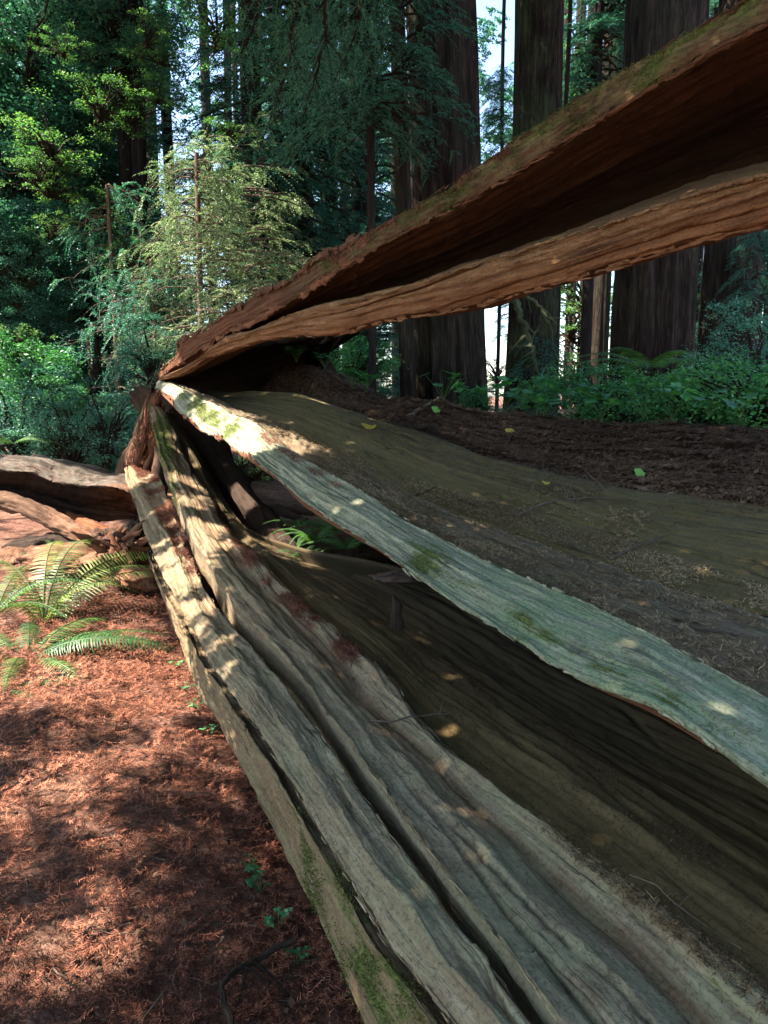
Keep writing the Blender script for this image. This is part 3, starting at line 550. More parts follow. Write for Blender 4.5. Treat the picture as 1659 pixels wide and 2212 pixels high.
def m_h(px, py, p, uv):
    m = np.zeros((len(px), 4)); x0, y0, _ = proj(h0); x1, y1, _ = proj(h1)
    a = np.interp(px, x0, y0); b_ = np.interp(px, x1, y1); f = (py - a) / np.maximum(b_ - a, 2)
    m[:, 0] = .42 * np.clip(.45 - f, 0, 1) * (px > 700); m[:, 1] = .6 * np.clip(f, 0, 1) + .05
    m[:, 2] = .25 * np.clip(1 - np.abs(f - .45) / .08, 0, 1) * (px > 1000) + .55 * np.clip((-.03 - f) * 8, 0, 1)
    return np.clip(m, 0, 1)
M['tan'] = wood_mat('tan_orange_wood', (.08, .042, .020), (.165, .092, .040), (.29, .195, .095), bump=.5, streak=(.08, .035, .015))
o, gH, nH = stave('log_piece', [h0, hm, h1, taper_off(h1, (.04, .12, .0), (.12, .35, .03)), taper_off(hin, (.03, .06, -.03), (.05, .12, -.06)), hin], M['tan'], [12, 12, 8, 8, 3, 8], smooth=2, seed=71, ridge=.013, rough=.004, maskf=m_h, endjag=.04)
tag(o, 'lower of the two raised slabs, orange brown, crossing in front of the standing redwoods', 'log piece', 'slabs of the split redwood log')

def frames(n, nrm, rng):
    """random orthonormal frames around the given normals"""
    t = rng.normal(size=(n, 3)); t -= (t * nrm).sum(1, keepdims=True) * nrm; t /= np.linalg.norm(t, axis=1, keepdims=True)
    return t, np.cross(nrm, t)
def strips(P0, T, W, ln, wd, bend, N, rng):
    """n bent strips of two quads each"""
    n = len(P0); a = P0 - T * ln[:, None] * .5; c = P0 + N * bend[:, None]; e = P0 + T * ln[:, None] * .5
    h = W * wd[:, None] * .5
    V = np.stack([a - h * .4, a + h * .4, c + h, c - h, e + h * .25, e - h * .25], 1).reshape(-1, 3)
    b = (np.arange(n) * 6)[:, None]; F = np.concatenate([b + np.array([[0, 3, 2, 1]]), b + np.array([[3, 5, 4, 2]])], 1).reshape(-1, 4)
    return V, F
def sprays(P0, T, W, N, ln, rng, needles=18, nl=.016):
    """dry comb-like conifer sprays: a stem and two rows of needles"""
    n = len(P0); s_ = np.linspace(-.5, .5, needles)
    sx = s_[None, :, None] * ln[:, None, None] * T[:, None, :]
    curve = ((s_ ** 2)[None, :, None] * (ln * rng.normal(0, .5, n))[:, None, None]) * W[:, None, :]
    base = P0[:, None, :] + sx + curve + N[:, None, :] * (.004 + (rng.uniform(0, .5, n) * ln)[:, None, None] * (np.abs(s_) ** 2)[None, :, None] * .6)
    Vs, Fs, k = [], [], 0
    Tn = T[:, None, :]; Wn = W[:, None, :]
    prof = (1 - (2 * np.abs(s_)) ** 2 * .6)[None, :, None]
    for sd in (-1, 1):
        tip = base + (Wn * sd * .85 + Tn * .45) * nl * prof * rng.uniform(.7, 1.2, (n, needles, 1)) + N[:, None, :] * .004 * rng.normal(size=(n, needles, 1))
        w = Tn * .0016
        V = np.stack([base - w, base + w, tip + w * .4, tip - w * .4], 2).reshape(-1, 3)
        F = np.arange(n * needles * 4).reshape(-1, 4) + k; k += len(V); Vs.append(V); Fs.append(F)
    st0, st1 = base[:, :-1], base[:, 1:]; w = Wn * .0011
    V = np.stack([st0 - w, st0 + w, st1 + w, st1 - w], 2).reshape(-1, 3); F = np.arange(len(V)).reshape(-1, 4) + k
    Vs.append(V); Fs.append(F)
    return np.concatenate(Vs), np.concatenate(Fs)
class Bag:
    def __init__(s): s.V, s.F, s.n = [], [], 0
    def add(s, V, F): s.V.append(V); s.F.append(F + s.n); s.n += len(V)
    def build(s, name, mat, parent=None, smooth=False):
        if not s.V: return None
        return mesh_obj(name, np.concatenate(s.V), np.concatenate(s.F), mat, parent, smooth=smooth)
def leaf_quads(P0, T, W, ln, wd, N=None, fold=0.0):
    """pointed leaves as one folded diamond: 2 quads would double the count, one rhombus is enough at this size"""
    a = P0; b_ = P0 + T * (ln * .45)[:, None] + W * (wd * .5)[:, None]; c = P0 + T * ln[:, None]; d = P0 + T * (ln * .45)[:, None] - W * (wd * .5)[:, None]
    V = np.stack([a, b_, c, d], 1).reshape(-1, 3); return V, np.arange(len(V)).reshape(-1, 4)


# ------------------------------------------------------------------ J: dark roots and the cavity behind the slabs
def log_tube(name, pts, radii, mat, nu=90, nv=36, bumpy=.12, seed=0, flat=1.0, parent=None, maskf=None, jag=.1, squash=None, hollow=0):
    pts = np.array(pts, float); L = np.concatenate([[0], np.cumsum(np.linalg.norm(np.diff(pts, axis=0), axis=1))])
    t = np.linspace(0, L[-1], nu); C = np.stack([np.interp(t, L, pts[:, i]) for i in range(3)], 1)
    k = max(3, nu // 12)
    for _ in range(2): C[1:-1] = .5 * C[1:-1] + .25 * (C[:-2] + C[2:])
    r = np.interp(t, L, radii)
    T = np.gradient(C, axis=0); T /= np.linalg.norm(T, axis=1, keepdims=True)
    up = np.array([0, 0, 1.0]); 
    if abs(T[nu // 2] @ up) > .9: up = np.array([0, 1.0, 0])
    A = np.cross(T, up); A /= np.linalg.norm(A, axis=1, keepdims=True); B = np.cross(A, T)
    th = np.linspace(0, 2 * np.pi, nv, endpoint=False)
    ca, sa = np.cos(th)[None, :], np.sin(th)[None, :]
    Lm = L[-1]; n = fbm(t[:, None] / max(r.mean(), .02) * .35 + seed, ca * 1.6 + 5, sa * 1.6 + seed * 3.1, seed=seed, o=4)
    n2 = fbm(t[:, None] * .8 / max(r.mean(), .02), th[None, :] * 4 + 9, seed=seed + 4, o=3)
    rad = r[:, None] * (1 + bumpy * n + bumpy * .35 * n2)
    G = C[:, None, :] + A[:, None, :] * (rad * ca)[..., None] + B[:, None, :] * (rad * sa * flat)[..., None]
    if jag:
        j = (vnoise(th * 5, th * 0, seed=seed + 8) + .6 * vnoise(th * 13, th * 0, seed=seed + 9)) * jag * r.mean() * 4
        for i in range(4):
            G[i] -= (T[0] * j[:, None]) * (1 - i / 4); G[-1 - i] += (T[-1] * j[:, None]) * (1 - i / 4)
    verts = G.reshape(-1, 3); faces = grid_faces(nu, nv, True)
    uv = np.stack(np.broadcast_arrays(t[:, None], (th * r.mean())[None, :]), -1).reshape(-1, 2)
    # recessed, rough ends
    for e, s_ in ((0, 1), (nu - 1, -1)):
        base = len(verts); ring = G[e]; c = ring.mean(0)
        inner = c + (ring - c) * .55 + T[e] * s_ * r[e] * .25; cc = c + T[e] * s_ * r[e] * .45
        verts = np.concatenate([verts, inner, np.repeat(cc[None], nv, 0)])
        uv = np.concatenate([uv, np.stack([inner[:, 0] * .3, inner[:, 2] * .3], 1), np.stack([inner[:, 0] * .1, inner[:, 2] * .1], 1)])
        j = np.arange(nv); j2 = (j + 1) % nv
        q = np.concatenate([np.stack([e * nv + j, e * nv + j2, base + j2, base + j], 1), np.stack([base + j, base + j2, base + nv + j2, base + nv + j], 1)])
        faces = np.concatenate([faces, q if s_ > 0 else q[:, ::-1]])
    mask = np.zeros((len(verts), 4))
    if maskf: px, py, _ = proj(verts); mask[:] = maskf(px, py, verts, uv)
    o = mesh_obj(name, verts, faces, mat, parent, uv=uv, mask=mask)
    return o, G

def sheet(name, rails, mat, sub=10, ridge=.04, rough=.02, seed=0, maskf=None, thick=.12, parent=None, away=None):
    """an open curved wall given real thickness"""
    back = [r + np.asarray(away) for r in rails[::-1]]
    return stave(name, list(rails) + back, mat, sub, True, 1, ridge, rough, seed, maskf, parent, endjag=0)
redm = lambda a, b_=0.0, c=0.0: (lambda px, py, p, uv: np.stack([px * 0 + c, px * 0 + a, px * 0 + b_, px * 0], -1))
def rl(p, n=80): return rail(p, n=n, ext=.02)
k0 = rl([(340, 822, 8.1), (393, 806), (440, 776), (489, 758), (521, 748), (569, 733), (649, 722), (700, 726), (716, 722, 6.9)])
k1 = rl([(345, 826, 8.9), (400, 806), (450, 780), (500, 765), (530, 755), (590, 742), (650, 740), (668, 744), (676, 742, 8.3)])
k2 = rl([(350, 835, 9.6), (400, 820), (450, 810), (500, 800), (540, 790), (590, 775), (635, 765), (650, 765), (656, 768, 9.0)])
k3 = rl([(350, 850, 9.5), (400, 850), (450, 850), (500, 850), (540, 845), (590, 830), (632, 800), (645, 792), (652, 790, 8.9)])
k4 = rl([(352, 860, 9.3), (400, 872), (450, 880), (500, 885), (540, 880), (590, 868), (640, 850), (660, 845), (680, 845, 8.6)])
o, _, _ = sheet('hollow_log', [k0, k1, k2, k3, k4], M['char'], seed=81, ridge=.03, away=(.25, .6, .12), maskf=redm(.0, .6))  # cave shade put into the near-black wood and its dark mask
tag(o, 'blackened hollow end of the fallen trunk, the dark cave where all the slabs meet', 'hollow log')
o, _ = log_tube('root', [P(352, 868, 9.6), P(400, 900, 9.5), P(440, 950, 9.2), P(475, 1020, 8.6), P(525, 1082, 7.8), P(565, 1128, 7.2), P(595, 1170, 6.6), P(622, 1212, 6.0)],
    [.20, .30, .30, .20, .19, .17, .15, .12], M['char'], 130, 44, .16, seed=5, maskf=redm(.03))
tag(o, 'black charred root sloping down to the right under the pale green slab', 'root')
o, _ = log_tube('broken_log', [P(300, 850, 9.4), P(380, 905, 9.3), P(425, 950, 9.2)], [.12, .30, .28], M['char'], 50, 30, .2, seed=6, maskf=redm(.25, .3))
tag(o, 'dark lump of broken trunk behind the mossy tips of the slabs', 'broken log')
o, _ = log_tube('stick', [P(600, 1100, 7.0), P(665, 1128, 6.7)], [.045, .03], M['char'], 30, 12, .25, seed=7)
tag(o, 'short thick black broken stub above the ferns in the gap', 'stick')
# grey log and rotten pieces seen through the gap
o, _ = log_tube('fallen_log', [P(515, 1066, 8.4), P(640, 1076, 7.0), P(820, 1090, 6.2), P(1000, 1100, 5.8)], [.14, .15, .15, .15], M['log'], 90, 36, .05, seed=8)
tag(o, 'blue grey log lying level beyond the gap, above the green ferns', 'fallen log')
def lump(name, x, y, d, rx, ry, rz, mat, seed, label, cat, maskf=None, n=40, bumpy=.35, rot=0.0):
    th = np.linspace(0, np.pi, n)[:, None]; ph = np.linspace(0, 2 * np.pi, n * 2, endpoint=False)[None, :]
    X = np.sin(th) * np.cos(ph); Y = np.sin(th) * np.sin(ph); Z = np.cos(th) * np.ones_like(ph)
    f = 1 + bumpy * fbm(X * 1.5 + seed, Y * 1.5, Z * 1.5, seed=seed, o=5)
    Gx, Gy, Gz = X * f * rx, Y * f * ry, Z * f * rz
    c, s_ = math.cos(rot), math.sin(rot); Gx, Gz = Gx * c - Gz * s_, Gx * s_ + Gz * c
    G = np.stack([Gx, Gy, Gz], -1) + P(x, y, d)
    v = G.reshape(-1, 3); uv = np.stack(np.broadcast_arrays(th * rx, ph * ry), -1).reshape(-1, 2)
    mask = np.zeros((len(v), 4))
    if maskf: mask[:] = maskf(*proj(v)[:2], v, uv)
    o = mesh_obj(name, v, grid_faces(n, n * 2, True), mat, uv=uv, mask=mask); tag(o, label, cat); return o
lump('rotten_log', 820, 1180, 7.0, .34, .3, .13, M['char'], 3, 'dark crumbling lump of rotten wood behind the green slab', 'rotten log', maskf=redm(.05))
lump('wood_chunk', 870, 1243, 4.4, .17, .12, .03, M['log'], 9, 'small pale flat chunk of wood on the far rim of the dark hollow', 'wood chunk', bumpy=.5)
def spike(x, y, d, h, w, lab, lean=(0, 0), mat=None, seed=0, m=None):
    b = P(x, y, d); top = b + np.array([lean[0], lean[1], h])
    o, _ = log_tube('splinter', [b - np.array([0, 0, .06]), b + (top - b) * .5 + np.array([w * .2, 0, 0]), top], [w, w * .75, w * .12], mat or M['char'], 24, 10, .35, seed=seed, flat=.5, jag=0, maskf=m)
    tag(o, lab, 'splinter')
spike(858, 1330, 3.4, .10, .035, 'blackened splinter standing on the dark hollow floor under the pale green slab', (-.02, 0), seed=3)
spike(752, 1215, 5.2, .13, .05, 'dark splinter at the foot of the fern gap', (0, 0), seed=4)
spike(545, 1052, 8.4, .12, .06, 'pointed black splinter standing against the blue grey log', (-.03, 0), seed=5)
spike(600, 1200, 5.6, .10, .06, 'blunt black stub at the lower end of the charred root', (0, 0), seed=6)

def slivers(rl_, n, mat, parent, seed, lo=.02, hi=.09, w=.004, t0=.0, t1=.9, down=0.0, maskf=None, out=(0, 0, 0)):
    rg_ = random.Random(seed); sp_ = []; ll = np.linspace(0, 1, len(rl_))
    n = int(n * .45)
    for i in range(n):
        k_ = int((t0 + (t1 - t0) * rg_.random()) * (len(rl_) - 6)) + 2; T_ = rl_[k_ + 2] - rl_[k_ - 2]; T_ = T_ / np.linalg.norm(T_); sg = 1 if rg_.random() < .7 else -1
        L_ = rg_.uniform(lo, hi); dr = T_ * sg * L_ + np.array([rg_.gauss(0, .05), rg_.gauss(0, .05), rg_.gauss(.02, .05) - down * .4]) * L_ + np.array(out) * L_
        p0 = rl_[k_] - T_ * sg * L_ * .4 + np.array([rg_.gauss(0, .003), 0, rg_.gauss(-.002, .003)]); sp_.append((p0, p0 + dr, w * rg_.uniform(.5, 1.6), w * rg_.uniform(.25, .6), seed * 50 + i))
    o_ = splinters('slivers', sp_, mat, parent, maskf=maskf); o_['kind'] = 'stuff'; return o_
oH_ = [q for q in SC.objects if q.get('label', '').startswith('lower of the two raised')][0]; oA_ = [q for q in SC.objects if q.get('label', '').startswith('grey slab second')][0]
def late_slivers():
    slivers(a_left, 150, M['grey'], oA_, 1, t0=.02); slivers(a_right, 150, M['grey'], oA_, 2, t0=.02); slivers(b_left, 170, M['grey'], oB, 3, t0=.02); slivers(b_right, 200, M['grey'], oB, 4, t0=.02)
    slivers(a0_top, 120, M['side'], oA0, 5); slivers(d_low, 260, M['green'], oD, 6, .02, .10, .0035); slivers(d_up, 220, M['green'], oD, 7, .02, .08, .0035); pass
    slivers(g0, 260, M['over'], oG, 9, .03, .13, .005, out=(-.03, 0, .06)); slivers(g1, 260, M['over'], oG, 10, .03, .14, .005, down=.15, maskf=redm(.4)); slivers(h0, 240, M['tan'], oH_, 11, .03, .12, .004); slivers(h1, 260, M['tan'], oH_, 12, .03, .14, .005, down=.15, maskf=redm(.6))
    slivers(g0, 130, M['rot'], oG, 13, .05, .20, .016, t0=.0, t1=.30, out=(-.06, 0, .12), maskf=redm(.2, .5)); slivers(g1, 70, M['rot'], oG, 14, .08, .28, .018, t0=.0, t1=.28, maskf=redm(.7, .2)); slivers(d_low, 40, M['rot'], oD, 15, .06, .2, .014, t0=.0, t1=.15, down=.3, maskf=redm(.6, .3))
    slivers(b_left, 30, M['rot'], oB, 16, .06, .2, .012, t0=.0, t1=.12, maskf=redm(.5, .3)); slivers(a_left, 24, M['rot'], oA_, 17, .05, .18, .012, t0=.0, t1=.08, maskf=redm(.5, .1))

# ------------------------------------------------------------------ left end: splintered stump, short logs
def splinters(name, specs, mat, parent=None, maskf=None):
    V, F, U, n0 = [], [], [], 0
    for (p0, p1, w, t_, sd) in specs:
        p0, p1 = np.array(p0), np.array(p1); ax = p1 - p0; ln = np.linalg.norm(ax); ax /= ln
        sidev = np.cross(ax, [.2, 1, .1]); sidev /= np.linalg.norm(sidev); fr = np.cross(sidev, ax)
        n = 14; s_ = np.linspace(0, 1, n); cen = p0 + np.outer(s_ * ln, ax) + np.outer(vnoise(s_ * 3, s_ * 0, seed=sd) * w * .5, sidev)
        wd = w * (1 - .85 * s_ ** 2.2) * (1 + .35 * vnoise(s_ * 6, s_ * 0, seed=sd + 1)); td = t_ * (1 - .8 * s_)
        ring = []
        for a in range(8):
            an = a * math.pi / 4; cc = math.copysign(abs(math.cos(an)) ** .6, math.cos(an)); ss = math.copysign(abs(math.sin(an)) ** .6, math.sin(an))
            ring.append(cen + sidev * (wd * cc)[:, None] + fr * (td * ss)[:, None])
        G = np.stack(ring, 1); V.append(G.reshape(-1, 3)); F.append(grid_faces(n, 8, True) + n0); n0 += n * 8
        U.append(np.stack(np.broadcast_arrays((s_ * ln)[:, None] + sd, (np.arange(8) * w / 3)[None, :]), -1).reshape(-1, 2))
    V, F, U = np.concatenate(V), np.concatenate(F), np.concatenate(U)
    mask = np.zeros((len(V), 4))
    if maskf: mask[:] = maskf(*proj(V)[:2], V, U)
    return mesh_obj(name, V, F, mat, parent, uv=U, mask=mask)
late_slivers()
stump = empty('splintered_stump', P(300, 1010, 8.6))
def add_child(o, par):
    o.parent = par; o.matrix_parent_inverse = par.matrix_world.inverted()
def reparent(o, par):
    bpy.context.view_layer.update(); o.parent = par; o.matrix_parent_inverse = par.matrix_world.inverted()
sb, _ = log_tube('bark_shell', [P(275, 1075, 9.1), P(298, 1000, 9.1), P(314, 920, 9.0), P(336, 845, 8.7)], [.24, .19, .11, .05], M['rot'], 90, 60, .3, seed=12, maskf=redm(.3, .65))
rr = random.Random(3); sp = []
ax0 = P(338, 850, 8.7) - P(292, 1030, 8.9)
for i in range(74):
    f = rr.random() ** 1.2; y = 1045 - 150 * f; xl = 262 + (1045 - y) * .42; xr = 352 - (1045 - y) * .10; x = rr.uniform(xl, xr); d = rr.uniform(8.25, 8.75)
    p0 = P(x, y, d); dr = ax0 / np.linalg.norm(ax0) * rr.uniform(.18, .6) * (1 - .4 * f) + np.array([rr.uniform(-.06, .06), rr.uniform(-.08, .1), 0]); sp.append((p0, p0 + dr, rr.uniform(.012, .055), rr.uniform(.006, .02), i))
ss = splinters('splinters', sp, M['rot'], maskf=lambda px, py, p, uv: np.stack([px * 0, np.clip((px - 272 - (1040 - py) * .25) / 20, .15, 1), .9 * np.clip(vnoise(uv[:, 0] * 1.7, px * 0, seed=3) + .1, 0, 1), px * 0], -1)); ss['label'] = 'raw orange splintered wood'
hp = Bag(); rh = np.random.default_rng(6); n = 900; fy = rh.uniform(0, 1, n); hx = 262 + 75 * fy + rh.uniform(-4, 26, n) * (1 - .5 * fy); hy = 1040 - 190 * fy
hP = np.array([P(a, b_, c) for a, b_, c in zip(hx, hy, rh.uniform(8.2, 8.6, n))]); hT = rh.normal(0, .4, (n, 3)) + [-.1, -.1, -1]; hT /= np.linalg.norm(hT, axis=1, keepdims=True); hN = np.tile([0, -1.0, 0], (n, 1)); hW = np.cross(hT, hN); hW /= np.linalg.norm(hW, axis=1, keepdims=True)
hp.add(*strips(hP, hT, hW, rh.uniform(.04, .18, n), np.full(n, .006), rh.uniform(.0, .03, n), hN, rh)); sh = hp.build('rootlets', M['litter'])
for q in (sb, ss, sh): reparent(q, stump)
tag(stump, 'splintered stump with raw orange wood and hairy bark at the far end of the slabs', 'stump')
o, _ = log_tube('log_stub', [P(345, 1130, 7.6), P(338, 1068, 7.7), P(352, 1010, 7.8), P(348, 965, 7.9)], [.08, .10, .09, .06], M['log'], 40, 20, .2, seed=13, maskf=redm(.3, .4))
tag(o, 'dark broken stub standing in the crack between the two grey slabs', 'stub')

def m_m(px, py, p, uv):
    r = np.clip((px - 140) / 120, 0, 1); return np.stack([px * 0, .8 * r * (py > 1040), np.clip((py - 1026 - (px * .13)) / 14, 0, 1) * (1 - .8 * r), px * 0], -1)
m0 = rl([(-120, 985, 7.6), (0, 990), (60, 994), (112, 1009), (160, 1014), (192, 1027), (220, 1031), (272, 1035), (286, 1040, 7.5)], 140)
m1 = rl([(-120, 1005, 7.2), (0, 1014), (60, 1018), (112, 1036), (160, 1048), (192, 1050), (220, 1052), (272, 1058), (290, 1078, 7.2)], 140)
m2 = rl([(-120, 1025, 8.0), (0, 1046), (60, 1056), (112, 1070), (160, 1084), (192, 1092), (220, 1098), (272, 1104), (290, 1110, 8.0)], 140)
m3 = rl([(-120, 1050, 7.7), (0, 1090), (60, 1100), (112, 1112), (160, 1120), (192, 1124), (230, 1126), (272, 1126), (290, 1128, 7.9)], 140)
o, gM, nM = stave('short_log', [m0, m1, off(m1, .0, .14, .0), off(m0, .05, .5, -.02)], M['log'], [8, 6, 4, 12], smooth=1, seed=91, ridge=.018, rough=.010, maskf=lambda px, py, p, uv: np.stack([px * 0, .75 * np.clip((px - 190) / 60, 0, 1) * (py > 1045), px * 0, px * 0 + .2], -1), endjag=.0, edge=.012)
o9, _, _ = stave('hollow', [off(m1, 0, .12, -.01), m2, m3, off(m3, .05, .5, .0), off(m1, .05, .45, -.04)], M['char'], [8, 10, 4, 6, 8], smooth=1, seed=92, ridge=.02, rough=.012, maskf=lambda px, py, p, uv: np.stack([px * 0, .8 * np.clip((px - 170) / 80, 0, 1), px * 0, px * 0], -1), parent=o, endjag=.0, edge=.012)  # black wood colour stands in for the shade inside the log
tag(o, 'hollow grey log at the left edge, its top sunlit and its underside black', 'log')
def m_n(px, py, p, uv): return np.stack([px * 0, .75 * np.clip((px - 150) / 80, 0, 1), .65 * np.clip((150 - px) / 80, 0, 1), px * 0], -1)
o, _ = log_tube('short_log', [P(-150, 1050, 7.4), P(0, 1078, 7.2), P(60, 1096, 7.0), P(120, 1128, 6.8), P(170, 1152, 6.6), P(215, 1172, 6.5)], [.09, .09, .085, .085, .08, .07], M['rot'], 110, 44, .24, seed=14, maskf=m_n)
tag(o, 'crumbling brown log slanting down to the right below the hollow grey log', 'log')
o, _ = log_tube('short_log', [P(150, 1120, 7.5), P(220, 1150, 6.9), P(270, 1172, 6.6), P(305, 1196, 6.4)], [.07, .075, .07, .05], M['rot'], 60, 26, .15, seed=15, maskf=redm(.95))
tag(o, 'thin orange broken log reaching the foot of the grey slab', 'log')
lump('wood_block', 232, 1170, 6.1, .12, .12, .11, M['log'], 21, 'chunky pale wood block sitting on top of the root mass', 'wood block', bumpy=.4, maskf=redm(.25))
lump('root_mass', 268, 1225, 6.2, .20, .22, .24, M['rot'], 22, 'brown fibrous root mass beside the black hole in the ground', 'root mass', bumpy=.45, maskf=redm(.2))
lump('root_mass', 222, 1238, 6.35, .11, .16, .16, M['char'], 25, 'black hollow under the rotting log left of the fibrous root mass', 'root mass', bumpy=.3)  # solid black lump in place of a shaded cavity
rmass = [q for q in SC.objects if q.name.startswith('root_mass')][0]; sp = []
for i in range(46):
    x = rr.uniform(215, 305); y = rr.uniform(1165, 1262); p0 = P(x, y, rr.uniform(5.85, 6.15)); p0[2] = max(p0[2], .05); sp.append((p0, p0 + np.array([rr.uniform(-.2, .2), rr.uniform(-.1, .1), rr.uniform(-.05, .22)]), rr.uniform(.012, .045), rr.uniform(.008, .025), 100 + i))
o = splinters('splinters', sp, M['rot'], maskf=lambda px, py, p, uv: np.stack([px * 0, .5 + .5 * vnoise(uv[:, 0] * 1.3, px * 0, seed=8), np.clip(vnoise(uv[:, 0] * 2.3, px * 0, seed=9), 0, 1) * .8, px * 0], -1)); reparent(o, rmass)
o, _ = log_tube('rotten_log', [P(60, 1205, 6.3), P(130, 1208, 6.2), P(190, 1212, 6.1), P(228, 1206, 6.1)], [.10, .13, .13, .08], M['rot'], 60, 40, .28, seed=17, maskf=redm(.2))
tag(o, 'sunlit rotting log behind the ferns at the left', 'rotten log')
lump('hole', 110, 1178, 6.75, .36, .2, .10, M['char'], 41, 'black hollow under the crumbling brown log', 'hollow', bumpy=.4)  # this lump and the next are solid, their black stands for shade
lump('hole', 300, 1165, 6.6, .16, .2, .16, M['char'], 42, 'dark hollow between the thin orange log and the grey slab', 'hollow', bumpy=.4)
lump('wood_chunk', 165, 1222, 6.0, .28, .14, .10, M['rot'], 43, 'long lumpy chunk of pinkish rotten wood behind the fern', 'wood chunk', bumpy=.6, maskf=redm(.2))
lump('wood_chunk', 40, 1215, 6.4, .34, .2, .10, M['rot'], 44, 'sunlit heap of rotten wood at the left edge', 'wood chunk', bumpy=.6, maskf=redm(.1))
lump('wood_chunk', 300, 1250, 5.75, .20, .16, .10, M['rot'], 31, 'low reddish slab of broken wood on the needles beside the leaning trunk', 'wood chunk', bumpy=.3, maskf=redm(.3))

# ------------------------------------------------------------------ ground
def ground_h(x, y):
    h = .05 * fbm(x * .9, y * .9, seed=2, o=4) + .25 * fbm(x * .12, y * .12, seed=3, o=3) * np.clip((np.hypot(x, y - 3) - 6) / 6, 0, 1)
    h += .16 * np.exp(-(((x + 3.1) / 1.2) ** 2 + ((y - 6.2) / .7) ** 2))       # hump under the left logs
    h += np.clip((x - 1.5) / 3, 0, 1) * np.clip((y - 7) / 5, 0, 1) * .75        # higher ground behind the bank
    h -= .30 * np.exp(-(((x - .6) / .9) ** 2 + ((y - 2.8) / 2.2) ** 2)) * 1.0   # under the log
    return h
xs = np.concatenate([-np.geomspace(220, 3.6, 60), np.linspace(-3.5, 2.5, 260), np.geomspace(2.6, 220, 60)])
ys = np.concatenate([[-60, -20, -8, -3], np.linspace(-1, 9.5, 420), np.geomspace(9.6, 420, 90)])
GX, GY = np.meshgrid(xs, ys, indexing='ij')
GZ = ground_h(GX, GY)
near = np.clip(1 - np.hypot(GX, GY - 4) / 8, 0, 1)
GZ += near * (.014 * fbm(GX * 7, GY * 11, seed=6, o=3) + .006 * fbm(GX * 31, GY * 52, seed=7, o=2))
g = mesh_obj('ground', np.stack([GX, GY, GZ], -1).reshape(-1, 3), grid_faces(len(xs), len(ys)), M['ground'])
tag(g, kind='structure')

# ------------------------------------------------------------------ scattered litter
def tube_mesh(paths, rads, nv=6):
    """many tapering branches as one mesh: paths list of (n,3), rads list of (n,)"""
    V, F, U, k = [], [], [], 0
    for p, r in zip(paths, rads):
        p = np.asarray(p, float); r = np.asarray(r, float); T = np.gradient(p, axis=0); T /= (np.linalg.norm(T, axis=1, keepdims=True) + 1e-9)
        ref = np.array([0.31, .2, .93]) if abs(T[0, 2]) < .9 else np.array([1, .1, 0.0])
        A = np.cross(T, ref); A /= np.linalg.norm(A, axis=1, keepdims=True); B = np.cross(A, T)
        th = np.linspace(0, 2 * np.pi, nv, endpoint=False)
        G = p[:, None] + r[:, None, None] * (A[:, None] * np.cos(th)[None, :, None] + B[:, None] * np.sin(th)[None, :, None])
        V.append(G.reshape(-1, 3)); F.append(grid_faces(len(p), nv, True) + k); k += len(p) * nv
        L = np.concatenate([[0], np.cumsum(np.linalg.norm(np.diff(p, axis=0), axis=1))])
        U.append(np.stack(np.broadcast_arrays(L[:, None], (th * r.mean())[None, :]), -1).reshape(-1, 2))
    return np.concatenate(V), np.concatenate(F), np.concatenate(U)
def gz0(x, y): return float(ground_h(np.array([x]), np.array([y]))[0])
rng = np.random.default_rng(4)
# ground needles
def ground_pts(n, x0, x1, y0, y1, power=1.0):
    x = rng.uniform(x0, x1, n); y = y0 + (y1 - y0) * rng.uniform(0, 1, n) ** power; return x, y
bag = Bag()
for n, lo, hi, wd, y0, y1, pw in ((62000, .03, .075, .0022, 1.1, 4.6, 1.2), (38000, .04, .09, .0042, 3.5, 9.0, 1.0)):
    x, y = ground_pts(n, -3.4, .3, y0, y1, pw); keep = (x > -.58 * y - .3) & (x < .05 - .27 * (y - 1.5) + .25)
    x, y = x[keep], y[keep]; clump = vnoise(x * 5, y * 7, seed=12); kp = rng.uniform(-1.3, 1, len(x)) < clump + .35; x, y = x[kp], y[kp]; n = len(x)
    z = ground_h(x, y) + .014 * fbm(x * 7, y * 11, seed=6, o=3) * np.clip(1 - np.hypot(x, y - 4) / 8, 0, 1) + rng.uniform(.002, .022, n)
    # needles lie in swirled tufts: neighbours share a direction
    an = 6.3 * vnoise(x * 1.6, y * 1.9, seed=13) + rng.normal(0, .55, n); tilt = rng.normal(0, .22, n)
    T = np.stack([np.cos(an) * np.cos(tilt), np.sin(an) * np.cos(tilt), np.sin(tilt)], 1); N = np.tile([0, 0, 1.0], (n, 1)); W = np.cross(N, T); W /= np.linalg.norm(W, axis=1, keepdims=True)
    bag.add(*strips(np.stack([x, y, z], 1), T, W, rng.uniform(lo, hi, n), np.full(n, wd), rng.uniform(-.2, .8, n) * .012, N, rng))
o = bag.build('needle_litter', M['litter']); tag(o, 'red brown conifer needles covering the path at the left', 'needle litter', kind='stuff')
bag = Bag(); n = 6500; x, y = ground_pts(n, -2.6, .3, 1.1, 6.5, 1.1); keep = (x > -.58 * y - .3) & (x < .05 - .27 * (y - 1.5) + .2); x, y = x[keep], y[keep]; n = len(x)
N = rng.normal(0, .25, (n, 3)) + [0, 0, 1]; N /= np.linalg.norm(N, axis=1, keepdims=True); T, W = frames(n, N, rng)
bag.add(*sprays(np.stack([x, y, ground_h(x, y) + .022], 1), T, W, N, rng.uniform(.06, .19, n), rng, nl=.019))
o = bag.build('dry_sprays', M['litter']); tag(o, 'dry feathery redwood sprays lying over the needle-covered path', 'dry sprays', kind='stuff')

